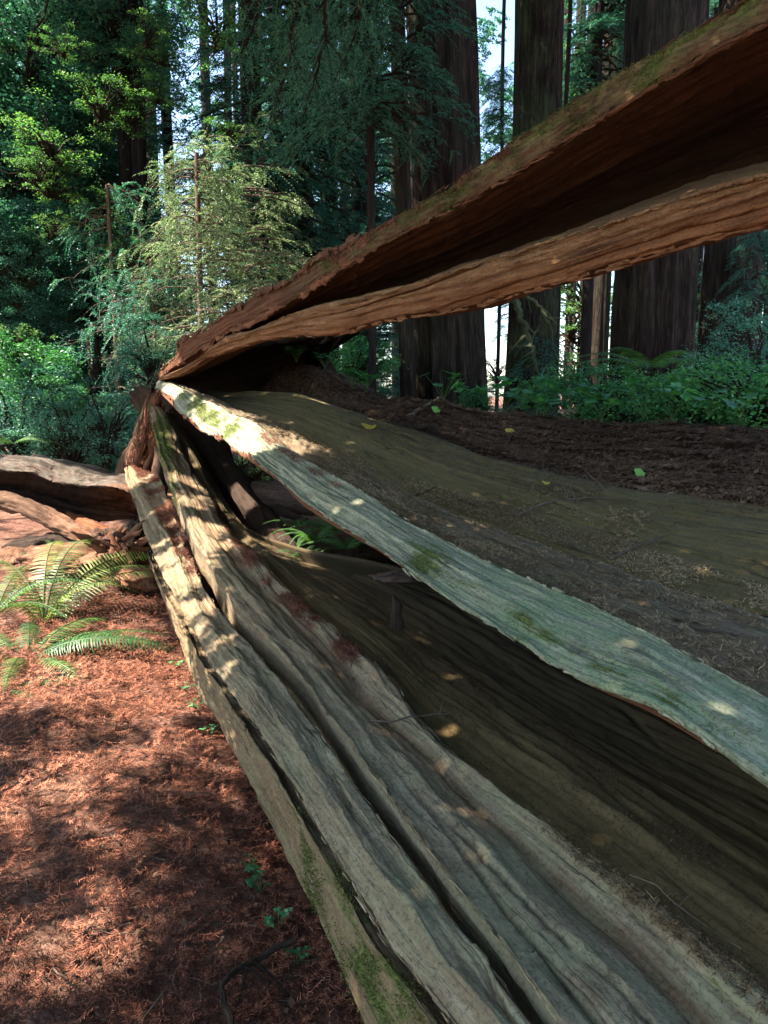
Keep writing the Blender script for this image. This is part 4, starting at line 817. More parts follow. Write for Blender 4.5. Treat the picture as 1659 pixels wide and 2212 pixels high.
def scatter_on(G, N, poly, n, kind, bag_, rng, lo=.02, hi=.06, wd=.002, lift=.004, up=.1, thin=None):
    """put litter on a slab's surface inside an area"""
    v = G.reshape(-1, 3); nn = N.reshape(-1, 3); px, py, d = proj(v)
    area = np.linalg.norm(np.gradient(G, axis=0), axis=2) * np.linalg.norm(np.gradient(G, axis=1), axis=2)
    s_ = np.sign((nn * (CAMP - v)).sum(1, keepdims=True)); nn = nn * s_
    ok = in_poly(px, py, poly) & (d > .3) & (nn[:, 2] > up) & ((nn * (CAMP - v)).sum(1) > 0)
    w = area.reshape(-1) * ok
    if thin is not None: w = w * np.clip(vnoise(v[:, 0] * thin, v[:, 1] * thin, v[:, 2] * thin, seed=77) + .35, 0, 1)
    if w.sum() <= 0: return
    i = rng.choice(len(v), n, p=w / w.sum()); T, W = frames(n, nn[i], rng)
    tilt = rng.normal(0, .15, n)[:, None]; T = T + nn[i] * tilt; T /= np.linalg.norm(T, axis=1, keepdims=True)
    p = v[i] + T * rng.uniform(-.012, .012, n)[:, None] + W * rng.uniform(-.012, .012, n)[:, None] + nn[i] * (lift + rng.uniform(0, .008, n))[:, None]
    L = rng.uniform(lo, hi, n)
    if kind == 'strip': bag_.add(*strips(p, T, W, L, rng.uniform(.6, 1.4, n) * wd, rng.uniform(-.1, .8, n) * .01, nn[i], rng))
    elif kind == 'spray': bag_.add(*sprays(p, T, W, nn[i], L, rng))
    else: bag_.add(*leaf_quads(p - T * L[:, None] / 2, T, W, L, L * wd))
bg_ = Bag()
scatter_on(gA, nA, [(285, 1005), (330, 1020), (365, 1060), (400, 1170), (440, 1250), (400, 1240), (360, 1144), (320, 1084)], 7000, 'strip', bg_, rng, .03, .07, .004, thin=6)
scatter_on(gB, nB, [(455, 1077), (515, 1165), (600, 1240), (720, 1350), (800, 1430), (760, 1440), (640, 1330), (540, 1230), (470, 1120)], 3500, 'strip', bg_, rng, .03, .07, .003, thin=7)
scatter_on(gD, nD, [(560, 918), (640, 965), (740, 1030), (730, 1060), (640, 1000), (560, 950)], 900, 'strip', bg_, rng, .03, .06, .003, thin=7)
scatter_on(gG, nG, [(360, 800), (640, 590), (1100, 300), (1110, 330), (640, 625), (400, 780)], 900, 'strip', bg_, rng, .02, .06, .003, up=.0, thin=9)
o = bg_.build('needle_litter', M['litter']); tag(o, 'rusty red needles lodged on the tops of the grey slabs', 'needle litter', kind='stuff')
bg_ = Bag()
bgS = Bag()
LED = [(545, 900), (620, 925), (730, 980), (900, 1080), (1110, 1145), (1320, 1225), (1659, 1320), (1800, 1400), (1800, 1650), (1659, 1520), (1290, 1320), (1004, 1195), (850, 1115), (700, 1020), (600, 960)]
scatter_on(gL, nL, LED, 26000, 'strip', bgS, rng, .012, .055, .0034, thin=3, up=-.3)
scatter_on(gL, nL, LED, 900, 'spray', bgS, rng, .05, .11, up=-.2, thin=4)
scatter_on(gE, nE, [(700, 950), (900, 1040), (1110, 1100), (1659, 1270), (1800, 1330), (1659, 1330), (1100, 1150), (800, 1030)], 12000, 'strip', bgS, rng, .012, .045, .003, thin=4)
scatter_on(gE, nE, [(1000, 1020), (1300, 1080), (1659, 1110), (1659, 1330), (1400, 1270), (1100, 1160)], 2500, 'strip', bg_, rng, .015, .06, .0028, thin=2.2)
scatter_on(gE, nE, [(1080, 1060), (1250, 1060), (1400, 1110), (1350, 1200), (1180, 1170)], 140, 'spray', bgS, rng, .06, .14, thin=3)
scatter_on(gC, nC, [(640, 1300), (900, 1470), (1250, 1770), (1659, 2080), (1659, 2150), (1200, 1800), (870, 1510), (620, 1290)], 4500, 'strip', bg_, rng, .004, .016, .0022, thin=6)
scatter_on(gC, nC, [(760, 1300), (1000, 1440), (1250, 1600), (1500, 1800), (1659, 1950), (1659, 2050), (1400, 1860), (1000, 1560), (800, 1400)], 5500, 'strip', bg_, rng, .004, .020, .0022, thin=5)
scatter_on(gB, nB, [(1050, 1650), (1300, 1860), (1659, 2140), (1659, 2190), (1250, 1860)], 1200, 'strip', bg_, rng, .004, .016, .0022, thin=6)
scatter_on(gB, nB, [(640, 1350), (1659, 2212), (1200, 2212), (560, 1380)], 500, 'strip', bg_, rng, .004, .016, .0018, thin=5)
o = bgS.build('twig_litter', M['straw']); tag(o, 'straw coloured twigs and dry sprays heaped on the ledge behind the pale green slab', 'twig litter', kind='stuff')
o = bg_.build('twig_litter', M['dryfern']); tag(o, 'broken twigs and dry sprays gathered in the hollows of the split log', 'twig litter', kind='stuff')
bg_ = Bag()
BK = [(560, 790), (690, 790), (870, 850), (1200, 895), (1800, 900), (1800, 1120), (1420, 1085), (1100, 1015), (870, 930), (560, 860)]
scatter_on(gF, nF, BK, 42000, 'strip', bg_, rng, .015, .08, .0045, lift=.01, up=-.5)
scatter_on(gF, nF, BK, 900, 'spray', bg_, rng, .08, .18, lift=.02, up=-.5)
scatter_on(gF, nF, BK, 3500, 'leaf', bg_, rng, .03, .07, .5, lift=.012, up=-.5)
scatter_on(gE, nE, [(700, 860), (900, 910), (1200, 1000), (1659, 1060), (1659, 1110), (1300, 1090), (1000, 1030), (760, 930)], 4000, 'strip', bg_, rng, .02, .07, .004, thin=3)
o = bg_.build('dark_litter', M['bits']); tag(o, 'dark brown leaves, bark crumbs and twigs covering the bank', 'leaf litter', kind='stuff')

# larger debris on the path
paths, rads = [], []
for i in range(330):
    y = rng.uniform(1.2, 6.5); x = rng.uniform(-.58 * y, -.05 - .3 * (y - 1.5)); a = rng.uniform(0, 6.28); l = rng.uniform(.04, .22); s_ = np.linspace(-.5, .5, 6)[:, None]
    p = np.array([x, y, gz0(x, y) + .02]) + s_ * l * np.array([math.cos(a), math.sin(a), rng.normal(0, .12)]) + rng.normal(0, .004, (6, 3)); paths.append(p); rads.append(np.linspace(1, .4, 6) * rng.uniform(.0012, .004))
V, F, U = tube_mesh(paths, rads, 5); o = mesh_obj('twig_litter', V, F, M['branch'], uv=U, mask=np.zeros((len(V), 4))); tag(o, 'thin broken twigs lying about on the path', 'twig litter', kind='stuff')
b2_ = Bag(); n = 1500; y = rng.uniform(1.2, 6.5, n); x = rng.uniform(-.58 * y, -.0 - .3 * (y - 1.5)); N_ = rng.normal(0, .35, (n, 3)) + [0, 0, 1]; N_ /= np.linalg.norm(N_, axis=1, keepdims=True); T_, W_ = frames(n, N_, rng); L_ = rng.uniform(.008, .035, n)
b2_.add(*leaf_quads(np.stack([x, y, ground_h(x, y) + .022], 1), T_, W_, L_, L_ * rng.uniform(.3, .7, n))); o = b2_.build('bark_chips', M['bits']); tag(o, 'bark chips and leaf scraps among the needles of the path', 'bark chips', kind='stuff')
# moss tufts standing on the slabs
def moss_on(o, G, N, n, label, lo=.004, hi=.011):
    me = o.data; m = np.zeros(len(me.vertices) * 4, np.float32); me.color_attributes['mask'].data.foreach_get('color', m); k = G.shape[0] * G.shape[1]; w = m.reshape(-1, 4)[:k, 0]
    v = G.reshape(-1, 3); nn = N.reshape(-1, 3); sg = np.sign((nn * (CAMP - v)).sum(1, keepdims=True)); nn = nn * sg
    w = np.clip(w + .8 * fbm(v[:, 0] * 9, v[:, 1] * 9, v[:, 2] * 14, seed=5, o=3) - .35, 0, 1) * (w > .05)
    area = np.linalg.norm(np.gradient(G, axis=0), axis=2) * np.linalg.norm(np.gradient(G, axis=1), axis=2); w = w * area.reshape(-1)
    i = rng.choice(len(v), n, p=w / w.sum()); d = nn[i] + rng.normal(0, .55, (n, 3)); d /= np.linalg.norm(d, axis=1, keepdims=True); sd = np.cross(d, rng.normal(size=(n, 3))); sd /= np.linalg.norm(sd, axis=1, keepdims=True)
    L = rng.uniform(lo, hi, n); p = v[i] + sd * rng.normal(0, .008, (n, 1)) - nn[i] * .001
    return leaf_quads(p, d, sd, L, L * .35)
mb = Bag(); mb.add(*moss_on(oD, gD, nD, 12000, '')); mb.add(*moss_on(oA0, gA0, nA0, 9000, '')); mb.add(*moss_on(oB, gB, nB, 9000, '', .006, .016)); mb.add(*moss_on(oG, gG, nG, 26000, '', .004, .012))
o = mb.build('moss', M['moss']); tag(o, 'short green moss growing in patches on the slabs', 'moss', kind='stuff')

# ------------------------------------------------------------------ foliage kits
def rand_unit(n, rng):
    v = rng.normal(size=(n, 3)); return v / np.linalg.norm(v, axis=1, keepdims=True)
def conifer_twigs(base, direc, ln, rng, npn=16, nl=.06, wd=.014, droop=.5):
    """hanging sprays: for each twig (base, direction, length) two rows of narrow leaflets"""
    n = len(base); s_ = np.linspace(.08, 1, npn)[None, :, None]
    d = direc[:, None, :]; L = ln[:, None, None]
    pos = base[:, None, :] + d * L * s_ + np.array([0, 0, -1.0]) * (s_ ** 2) * L * droop
    side = np.cross(direc, [0, 0, 1.0]); side /= (np.linalg.norm(side, axis=1, keepdims=True) + 1e-6); side = side + rng.normal(0, .35, side.shape)
    side = side[:, None, :]
    tl = nl * (1.15 - s_ * .6) * rng.uniform(.7, 1.3, (n, npn, 1))
    Vs = []
    for sd in (-1, 1):
        t = side * sd * .8 + d * .55 + rng.normal(0, .22, (n, npn, 3)) + np.array([0, 0, -.15])
        t /= np.linalg.norm(t, axis=2, keepdims=True)
        w = np.cross(t, rng.normal(0, .45, (n, npn, 3)) + np.array([0, 0, 1.0])); w /= np.linalg.norm(w, axis=2, keepdims=True)
        Vs.append(np.stack([pos, pos + t * tl * .5 + w * wd, pos + t * tl, pos + t * tl * .5 - w * wd], 2).reshape(-1, 4, 3))
    V = np.concatenate(Vs).reshape(-1, 3); return V, np.arange(len(V)).reshape(-1, 4)
def conifer_crown(H0, H1, Rb, nb, rng, droop=.45, twigs=26, npn=14, nl=.07, wd=.015, side=None, R0=0.0, bare=0.0):
    """branches between heights H0..H1 round the axis. Returns (branch V,F,U), (leaf V,F)"""
    paths, rads, B, D, L = [], [], [], [], []
    for i in range(nb):
        f = rng.uniform(0, 1); z = H0 + (H1 - H0) * f; an = rng.uniform(0, 2 * np.pi)
        if side is not None: an = side + rng.normal(0, .8)
        ln = Rb * rng.uniform(.55, 1.1) * (1 - .55 * f); s_ = np.linspace(0, 1, 8)
        d = np.array([math.cos(an), math.sin(an), 0]); up = rng.uniform(-.05, .35)
        p = np.array([0, 0, z]) + np.outer(R0 + s_ * ln, d) + np.outer(s_ * up * ln - droop * (s_ ** 2) * ln, [0, 0, 1]) + rng.normal(0, .02, (8, 3)) * ln * s_[:, None]
        paths.append(p); rads.append(.022 * (1 - .85 * s_) * ln ** .6 + .002)
        if rng.uniform() < bare: continue
        nt = int(twigs * ln / Rb); q = rng.uniform(.15, 1, nt); bp = np.stack([np.interp(q, s_, p[:, k]) for k in range(3)], 1)
        sd = np.where(rng.uniform(size=nt) < .5, -1, 1)[:, None]; sv = np.cross(d, [0, 0, 1])[None]
        dd = sv * sd * rng.uniform(.4, 1, (nt, 1)) + d * rng.uniform(.3, 1, (nt, 1)) + rng.normal(0, .2, (nt, 3)); dd /= np.linalg.norm(dd, axis=1, keepdims=True)
        B.append(bp); D.append(dd); L.append(rng.uniform(.25, .65, nt) * (1.15 - .6 * q) * min(1.2, Rb / 2.2 + .3))
    lv = conifer_twigs(np.concatenate(B), np.concatenate(D), np.concatenate(L), rng, npn, nl, wd, .45)
    return tube_mesh(paths, rads, 5), lv
def broad_crown(rx, ry, rz, nclump, per, rng, lsz=.075, cs=.42, hollow=.35):
    """clumps of leaves spread unevenly through an ellipsoid of foliage"""
    c = rand_unit(nclump, rng) * (rng.uniform(hollow, 1, (nclump, 1)) ** .6) * [rx, ry, rz]
    c += .35 * np.stack([fbm(c[:, 0] * .6, c[:, 1] * .6, c[:, 2] * .6, seed=s_) for s_ in (1, 2, 3)], 1)
    sz = rng.uniform(.5, 1.3, nclump) * cs
    n = nclump * per; cc = np.repeat(c, per, 0); ss_ = np.repeat(sz, per)[:, None]
    o_ = rng.normal(size=(n, 3)) * [.5, .5, .22] * ss_; o_[:, 2] -= .25 * (o_[:, 0] ** 2 + o_[:, 1] ** 2) / ss_[:, 0]
    p = cc + o_
    nn = rng.normal(0, .45, (n, 3)) + [0, 0, 1]; nn /= np.linalg.norm(nn, axis=1, keepdims=True); T, W = frames(n, nn, rng)
    L = lsz * rng.uniform(.6, 1.3, n); V, F = leaf_quads(p, T, W, L, L * rng.uniform(.38, .6, n))
    lim = []; rad = []
    for k in range(min(nclump, 46)):
        a = np.array([0, 0, -rz * .7]); b_ = c[k]; s_ = np.linspace(0, 1, 9)[:, None]; mid = np.array([b_[0] * .25, b_[1] * .25, b_[2] * .6 - .1])
        lim.append((1 - s_) ** 2 * a + 2 * s_ * (1 - s_) * mid + s_ ** 2 * b_ + rng.normal(0, .03, (9, 3))); rad.append(.035 * (1 - .85 * s_[:, 0]) + .003)
    return tube_mesh(lim, rad, 5), (V, F)

PROTO = {}
def proto_mesh(key, leafmat, barkmat, data):
    (bv, bf, bu), (lv, lf) = data
    PROTO[key] = (make_mesh(key + '_limbs', bv, bf, barkmat, uv=bu, mask=np.zeros((len(bv), 4))), make_mesh(key + '_crown', lv, lf, leafmat, smooth=False))
for k in range(3): proto_mesh('conifer%d' % k, M['conifer'], M['twig'], conifer_crown(-4, 4, 2.4, 120, np.random.default_rng(100 + k)))
for k in range(3): proto_mesh('broad%d' % k, M['broad'], M['twig'], broad_crown(2.2, 2.2, 2.6, 170, 190, np.random.default_rng(200 + k)))
for k in range(2): proto_mesh('bright%d' % k, M['bright'], M['twig'], broad_crown(1.5, 1.2, .75, 30, 70, np.random.default_rng(300 + k), .07, .24, .05))
for k in range(2): proto_mesh('shrub%d' % k, M['under'], M['twig'], broad_crown(1.1, 1.0, .8, 60, 110, np.random.default_rng(400 + k), .075, .3, .1))
for k in range(2): proto_mesh('dshrub%d' % k, M['broad'], M['twig'], broad_crown(1.3, 1.1, 1.2, 80, 130, np.random.default_rng(450 + k), .05, .3, .1))
for k in range(2): proto_mesh('bough%d' % k, M['conifer'], M['twig'], conifer_crown(-1.8, 1.8, 1.9, 46, np.random.default_rng(500 + k), droop=.8, twigs=34, npn=18, nl=.055, wd=.011))
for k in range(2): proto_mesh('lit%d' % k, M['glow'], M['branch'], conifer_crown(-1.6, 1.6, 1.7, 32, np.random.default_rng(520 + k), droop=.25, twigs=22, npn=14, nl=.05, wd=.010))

def put(key, par, loc, scale=1.0, rz=0.0, names=('limb', 'foliage'), sz=None, tilt=0):
    for me, nm in zip(PROTO[key], names):
        o = bpy.data.objects.new(nm, me); COL.objects.link(o); o.parent = par; o.location = loc; o.rotation_euler = (tilt, 0, rz)
        o.scale = (scale, scale, scale * (sz or 1)) if np.isscalar(scale) else scale
def gz(x, y): return float(ground_h(np.array([x]), np.array([y]))[0])

def trunk_mesh(r0, H, seed, flute=.09, taper=.35, nv=72, nu=120, flare=.35, lean=(0, 0), moss=0.0):
    z = np.concatenate([np.linspace(-.5, 0, 4)[:-1], np.linspace(0, H, nu)]); th = np.linspace(0, 2 * np.pi, nv, endpoint=False)
    Z, TH = np.meshgrid(z, th, indexing='ij')
    taper = taper * .45
    r = r0 * (1 - taper * np.clip(Z, 0, None) / H + flare * np.exp(-np.clip(Z, 0, None) / .9))
    tw = TH + .06 * np.sin(Z * .4) + .05 * vnoise(Z * .5, TH * 2, seed=seed)
    per = lambda f, s_: vnoise(np.cos(tw) * f, np.sin(tw) * f, Z * .10, seed=s_)
    d = flute * (np.abs(per(5.5, seed)) * 1.5 - .5 + .45 * per(13, seed + 1) + .25 * vnoise(np.cos(TH) * 22, np.sin(TH) * 22, Z * .9, seed=seed + 2))
    r = r * (1 + d * (1 + .6 * np.exp(-np.clip(Z, 0, None) / 1.5)))
    X = r * np.cos(TH) + lean[0] * Z + .05 * vnoise(Z * .2, Z * 0, seed=seed + 5); Y = r * np.sin(TH) + lean[1] * Z
    V = np.stack([X, Y, Z], -1).reshape(-1, 3); U = np.stack([Z, TH * r0], -1).reshape(-1, 2)
    m = np.zeros((len(V), 4)); m[:, 0] = moss
    return V, grid_faces(len(z), nv, True), U, m
def redwood(x0, x1, ybase, d, H, label, seed=0, lean=(0, 0), moss=.1, mat='bark', cat='redwood tree', group=None, name='redwood_tree', crown=None, flare=.25, flute=.13):
    """a standing trunk that spans x0..x1 at depth d"""
    w = (x1 - x0) / FPX * d * .9; c = P((x0 + x1) / 2, ybase, d); c[2] = gz(c[0], c[1])
    t = empty(name, c); tag(t, label, cat, group)
    V, F, U, m = trunk_mesh(w / 2, H, seed, lean=lean, moss=moss, flare=flare, flute=flute, nv=96 if w > .8 else 40, nu=120 if w > .8 else 60)
    mesh_obj('trunk', V, F, M[mat], t, uv=U, mask=m)
    return t, c
def crown_on(t, key, z, dx, dy, sc, rz=0, tilt=0): put(key, t, (dx, dy, z), sc, rz, tilt=tilt)

# right-hand group of standing redwoods
G1 = 'tall redwoods standing behind the raised slabs'
t, c = redwood(900, 1056, 850, 11.5, 26, 'thick redwood trunk just left of the bright strip of sky, behind the raised slabs', 1, lean=(-.033, 0), group=G1, flare=.12)
crown_on(t, 'conifer0', 19, -.6, .3, 1.2)
t, c = redwood(868, 905, 850, 11.0, 24, 'slim grey trunk pressed against the left side of the thickest redwood', 2, lean=(-.034, 0), group=G1, flare=.12, flute=.06)
t, c = redwood(1092, 1200, 850, 15.5, 30, 'medium redwood just right of the bright strip of sky, with mossy boughs low down', 3, lean=(-.012, 0), moss=.45, group=G1)
crown_on(t, 'bough0', 1.6, .0, -.9, .55, 1.0); 
t, c = redwood(1312, 1482, 860, 12.0, 28, 'deeply furrowed redwood trunk in the right half, crossed by both raised slabs', 4, lean=(-.004, 0), group=G1, flare=.12, flute=.13)
t, c = redwood(1502, 1600, 860, 15.0, 30, 'brown redwood trunk near the right edge with a pale spray hanging in front', 5, group=G1)
crown_on(t, 'bough1', 3.2, .1, -1.0, .5, 2.0)
t, c = redwood(1575, 1622, 860, 17.0, 30, 'narrow dark trunk close to the right edge, touching the brown redwood', 6, group=G1, mat='bark2')
t, c = redwood(1268, 1312, 880, 22.0, 30, 'slender reddish trunk seen between the two big redwoods under the lower slab', 7, group=G1)
t, c = redwood(1194, 1204, 860, 19.0, 26, 'very thin dark pole of a tree beside the medium redwood', 8, group=G1, mat='bark2')
t, c = redwood(695, 730, 860, 20.0, 28, 'narrow dark trunk left of the big redwoods, above the raised slab', 9, group=G1, mat='bark2')
crown_on(t, 'conifer1', 8.5, 0, 0, .9)
t, c = redwood(755, 805, 860, 19.0, 28, 'dim brown trunk half hidden by hanging boughs left of the thickest redwood', 10, group=G1, mat='bark2')
crown_on(t, 'conifer2', 9.0, .4, 0, .95); crown_on(t, 'conifer0', 5.5, .3, 0.4, .6)

# mossy bare boughs on the medium redwood
def branch_thing(name, label, cat, px, r0, r1, mat, group=None, sub=0, seed=0, parent=None, hang=.35):
    rg = np.random.default_rng(seed); pts = np.array([P(*q) for q in px]); L = np.concatenate([[0], np.cumsum(np.linalg.norm(np.diff(pts, axis=0), axis=1))])
    s_ = np.linspace(0, L[-1], 26); p = np.stack([np.interp(s_, L, pts[:, k]) for k in range(3)], 1); p[1:-1] = .5 * p[1:-1] + .25 * (p[:-2] + p[2:]); p += rg.normal(0, r0 * .3, p.shape)
    paths, rads = [p], [np.linspace(r0, r1, 26)]
    for _ in range(sub):
        i = rg.integers(4, 25); d = rg.normal(size=3); d[2] -= hang; d /= np.linalg.norm(d); ln = L[-1] * rg.uniform(.12, .4); q = np.linspace(0, 1, 8)[:, None]
        paths.append(p[i] + q * d * ln + rg.normal(0, .03 * ln, (8, 3)) * q + np.array([0, 0, -.25 * ln]) * q ** 2); rads.append(np.linspace(rads[0][i] * .6, r1 * .4, 8))
    V, F, U = tube_mesh(paths, rads, 7); o = mesh_obj(name, V, F, mat, parent, uv=U, mask=np.zeros((len(V), 4)))
    if parent is None: tag(o, label, cat, group)
    return o
branch_thing('mossy_bough', 'thick mossy bough hanging down in front of the medium redwood, under the lower slab', 'bough', [(1112, 640, 14.2), (1130, 700, 14.0), (1150, 750, 13.9), (1160, 800, 13.9)], .07, .03, M['mossy'], sub=8, seed=1)
branch_thing('mossy_bough', 'thinner mossy bough curving right beside the thick one', 'bough', [(1120, 632, 14.4), (1160, 655, 14.2), (1185, 690, 14.1), (1196, 750, 14.1)], .045, .018, M['mossy'], sub=10, seed=2)

# ---- left forest
def crown_tree(name, label, cat, x, y, d, H, keys, group, tr=.16, mat='bark2', lean=0, seed=0):
    """tree whose axis stands under picture point x at depth d; keys: (proto, height, dx, scale)"""
    c = P(x, y, d); c[2] = gz(c[0], c[1]); t = empty(name, c); tag(t, label, cat, group)
    V, F, U, m = trunk_mesh(tr, H, seed, nv=16, nu=40, flare=.2, flute=.04, lean=(lean, 0)); mesh_obj('trunk', V, F, M[mat], t, uv=U, mask=m)
    rg = random.Random(seed)
    for (k, z, dx, sc) in keys: put(k, t, (dx + lean * z, rg.uniform(-.3, .3), z), sc, rg.uniform(0, 6.28))
    return t
def zpx(y, d): return float(P(800, y, d)[2])
GB = 'broadleaf trees of the left forest'; GC = 'conifers of the left forest'
LT = [
 ('broadleaf_tree', 'dense blue green tree filling the upper left corner', 40, 16.5, .18, [('broad0', 150, 1.35), ('broad1', 500, 1.25)], GB),
 ('broadleaf_tree', 'leafy tree with mid green foliage right of the upper left corner', 200, 17.5, .16, [('broad1', 60, 1.35), ('broad2', 330, 1.0)], GB),
 ('broadleaf_tree', 'dark leafy tree at the left edge halfway up', -20, 17, .18, [('broad2', 640, 1.2), ('broad0', 330, 1.0)], GB),
 ('broadleaf_tree', 'tall leafy tree whose crown touches the top of the frame near the first sky gap', 330, 16, .16, [('broad0', 10, .7)], GB),
 ('conifer_tree', 'dark conifer with drooping sprays between the left edge and the pole-like trunk', 140, 19, .07, [('conifer0', 620, .9), ('conifer1', 250, .95), ('conifer2', 900, .8)], GC),
 ('conifer_tree', 'shaded conifer behind the bare young tree at the left', 225, 18, .24, [('conifer1', 800, .9), ('conifer2', 480, .8), ('conifer0', 150, .9)], GC),
 ('conifer_tree', 'conifer with hanging blue green sprays just left of the splintered stump', 300, 16, .14, [('conifer2', 830, .85), ('conifer0', 620, .65)], GC),
 ('conifer_tree', 'tall conifer rising between the two big sky gaps', 385, 20, .14, [('conifer0', 600, .6), ('conifer1', 150, .45)], GC),
 ('conifer_tree', 'conifer whose dark drooping boughs hang near the top centre', 560, 15, .2, [('conifer2', 100, 1.0), ('bough0', 330, .8)], GC),
 ('conifer_tree', 'conifer with long hanging boughs left of the dim brown trunk', 660, 15.5, .2, [('conifer1', 80, 1.0), ('conifer2', 330, .75)], GC),
 ('conifer_tree', 'dark conifer whose boughs hang in front of the top of the thickest redwood', 800, 9.8, .05, [('conifer0', -80, .45), ('bough0', 110, .5), ('bough1', -20, .6)], GC),
 ('conifer_tree', 'conifer filling the space above the middle of the raised slab', 610, 22, .2, [('conifer1', 480, .8), ('conifer2', 250, .9)], GC),
 ('broadleaf_tree', 'low leafy tree behind the hollow grey log', 90, 15, .12, [('broad2', 900, .75), ('broad1', 760, .6)], GB),
 ('broadleaf_tree', 'leafy tree in the shade left of the stump', 210, 13, .12, [('broad0', 930, .6)], GB),
 ('broadleaf_tree', 'small leafy tree with spreading crown above the left shrubs', 80, 15, .05, [('broad0', 720, .6), ('broad1', 560, .5)], GB),
 ('broadleaf_tree', 'teal leafy tree between the yellowish clumps and the pale stem', 290, 18.5, .05, [('broad2', 520, .8), ('broad0', 700, .7)], GB),
]
for i, (nm, lab, x, d, tr, ks, grp) in enumerate(LT):
    crown_tree(nm, lab, nm.replace('_', ' '), x, 900, d, 26 if i not in (12, 13, 14, 15) else 2.5, [(k, zpx(y, d), random.Random(i * 7 + j).uniform(-.5, .5), sc) for j, (k, y, sc) in enumerate(ks)], grp, tr, seed=40 + i)
# right side fillers
RT = [
 ('conifer_tree', 'dark green conifer between the medium redwood and the furrowed redwood, above the slab', 1255, 20, .15, [('conifer1', 120, .7), ('conifer0', 330, .6), ('conifer2', -80, .8)], GC),
 ('broadleaf_tree', 'leafy tree beyond the strip under the lower slab, sunlit yellow green', 1245, 24, .10, [('bright0', 680, 1.3), ('bright1', 790, 1.3), ('bright0', 180, 1.6), ('bright1', 300, 1.3)], GB),
 ('conifer_tree', 'conifer behind the right edge trunks', 1650, 21, .2, [('conifer2', 600, .9), ('conifer1', 350, .8), ('conifer0', 50, .9)], GC),
 ('conifer_tree', 'conifer standing left of the twin trunks, below the raised slab', 800, 17, .1, [('conifer0', 760, .5), ('broad1', 800, .35)], GC),
 ('conifer_tree', 'small dark conifer in the bright strip beside the medium redwood', 1072, 20, .05, [('bough0', 700, .35), ('bough1', 250, .28)], GC),
 ('conifer_tree', 'conifer seen between the furrowed redwood and the right edge trunk', 1492, 24, .06, [('conifer1', 60, .5), ('bough0', 700, .6)], GC),
]
for i, (nm, lab, x, d, tr, ks, grp) in enumerate(RT):
    crown_tree(nm, lab, nm.replace('_', ' '), x, 900, d, 26, [(k, zpx(y, d), random.Random(i * 5 + j).uniform(-.4, .4), sc) for j, (k, y, sc) in enumerate(ks)], grp, tr, seed=80 + i)

# young conifers with bare lower branches
def young_conifer(label, x, d, tr, top, lean, litside, seed, leafmat, mat='branch', n=64, reach=1.3, foliage=.6):
    rg = np.random.default_rng(seed); c = P(x, 800, d); c[2] = gz(c[0], c[1]); t = empty('young_conifer', c); tag(t, label, 'young conifer', 'young conifers with bare lower branches')
    H = zpx(top, d) - c[2]; V, F, U, m = trunk_mesh(tr, H, seed, nv=14, nu=60, taper=.8, flare=.1, flute=.05, lean=(lean, 0)); mesh_obj('trunk', V, F, M[mat], t, uv=U, mask=m)
    paths, rads, B, D, L = [], [], [], [], []
    for i in range(n):
        f = rg.uniform(.22, 1); z = H * f; an = rg.uniform(0, 2 * np.pi); ln = reach * (1.15 - .8 * f) * rg.uniform(.5, 1.15); s_ = np.linspace(0, 1, 9)
        d_ = np.array([math.cos(an), math.sin(an), 0]); p = np.array([lean * z, 0, z]) + np.outer(s_ * ln, d_) + np.outer(.12 * s_ * ln - .45 * s_ ** 2 * ln, [0, 0, 1]) + rg.normal(0, .03, (9, 3)) * s_[:, None]
        paths.append(p); rads.append(.011 * (1 - .8 * s_) + .0015)
        for _ in range(5):
            k = rg.integers(3, 9); dd = d_ * .5 + rg.normal(0, .6, 3); dd[2] -= .3; q = np.linspace(0, 1, 5)[:, None]; l2 = rg.uniform(.12, .4)
            paths.append(p[k] + q * dd * l2); rads.append(np.linspace(.005, .0012, 5))
            if rg.uniform() < foliage * (.35 + f) and (litside is None or d_[0] * litside > -.3 or rg.uniform() < .4):
                dn = dd / np.linalg.norm(dd); 
                for e in range(4):
                    B.append(p[k] + dn * l2 * rg.uniform(.1, 1)); D.append(dn * .7 + rg.normal(0, .35, 3)); L.append(rg.uniform(.15, .38))
    bv, bf, bu = tube_mesh(paths, rads, 5); mesh_obj('limb', bv, bf, M[mat], t, uv=bu, mask=np.zeros((len(bv), 4)))
    D = np.array(D); D /= np.linalg.norm(D, axis=1, keepdims=True)
    lv, lf = conifer_twigs(np.array(B), D, np.array(L), rg, 14, .045, .008, .5); mesh_obj('foliage', lv, lf, M[leafmat], t, smooth=False)
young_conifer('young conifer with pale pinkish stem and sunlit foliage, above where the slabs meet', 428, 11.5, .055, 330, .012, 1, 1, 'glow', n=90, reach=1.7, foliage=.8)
young_conifer('thin half-dead young tree with drooping brown sprays in the left forest', 252, 13, .05, 400, -.004, None, 2, 'conifer', n=60, reach=1.2, foliage=.45)
young_conifer('short pale bare young tree just left of the tall pale-stemmed one', 345, 12, .05, 560, -.02, None, 3, 'conifer', n=50, reach=1.2, foliage=.5)
young_conifer('young conifer with grey green sprays behind the pale bare young tree', 320, 15, .04, 480, 0, None, 4, 'conifer', n=70, reach=1.4, foliage=.9)
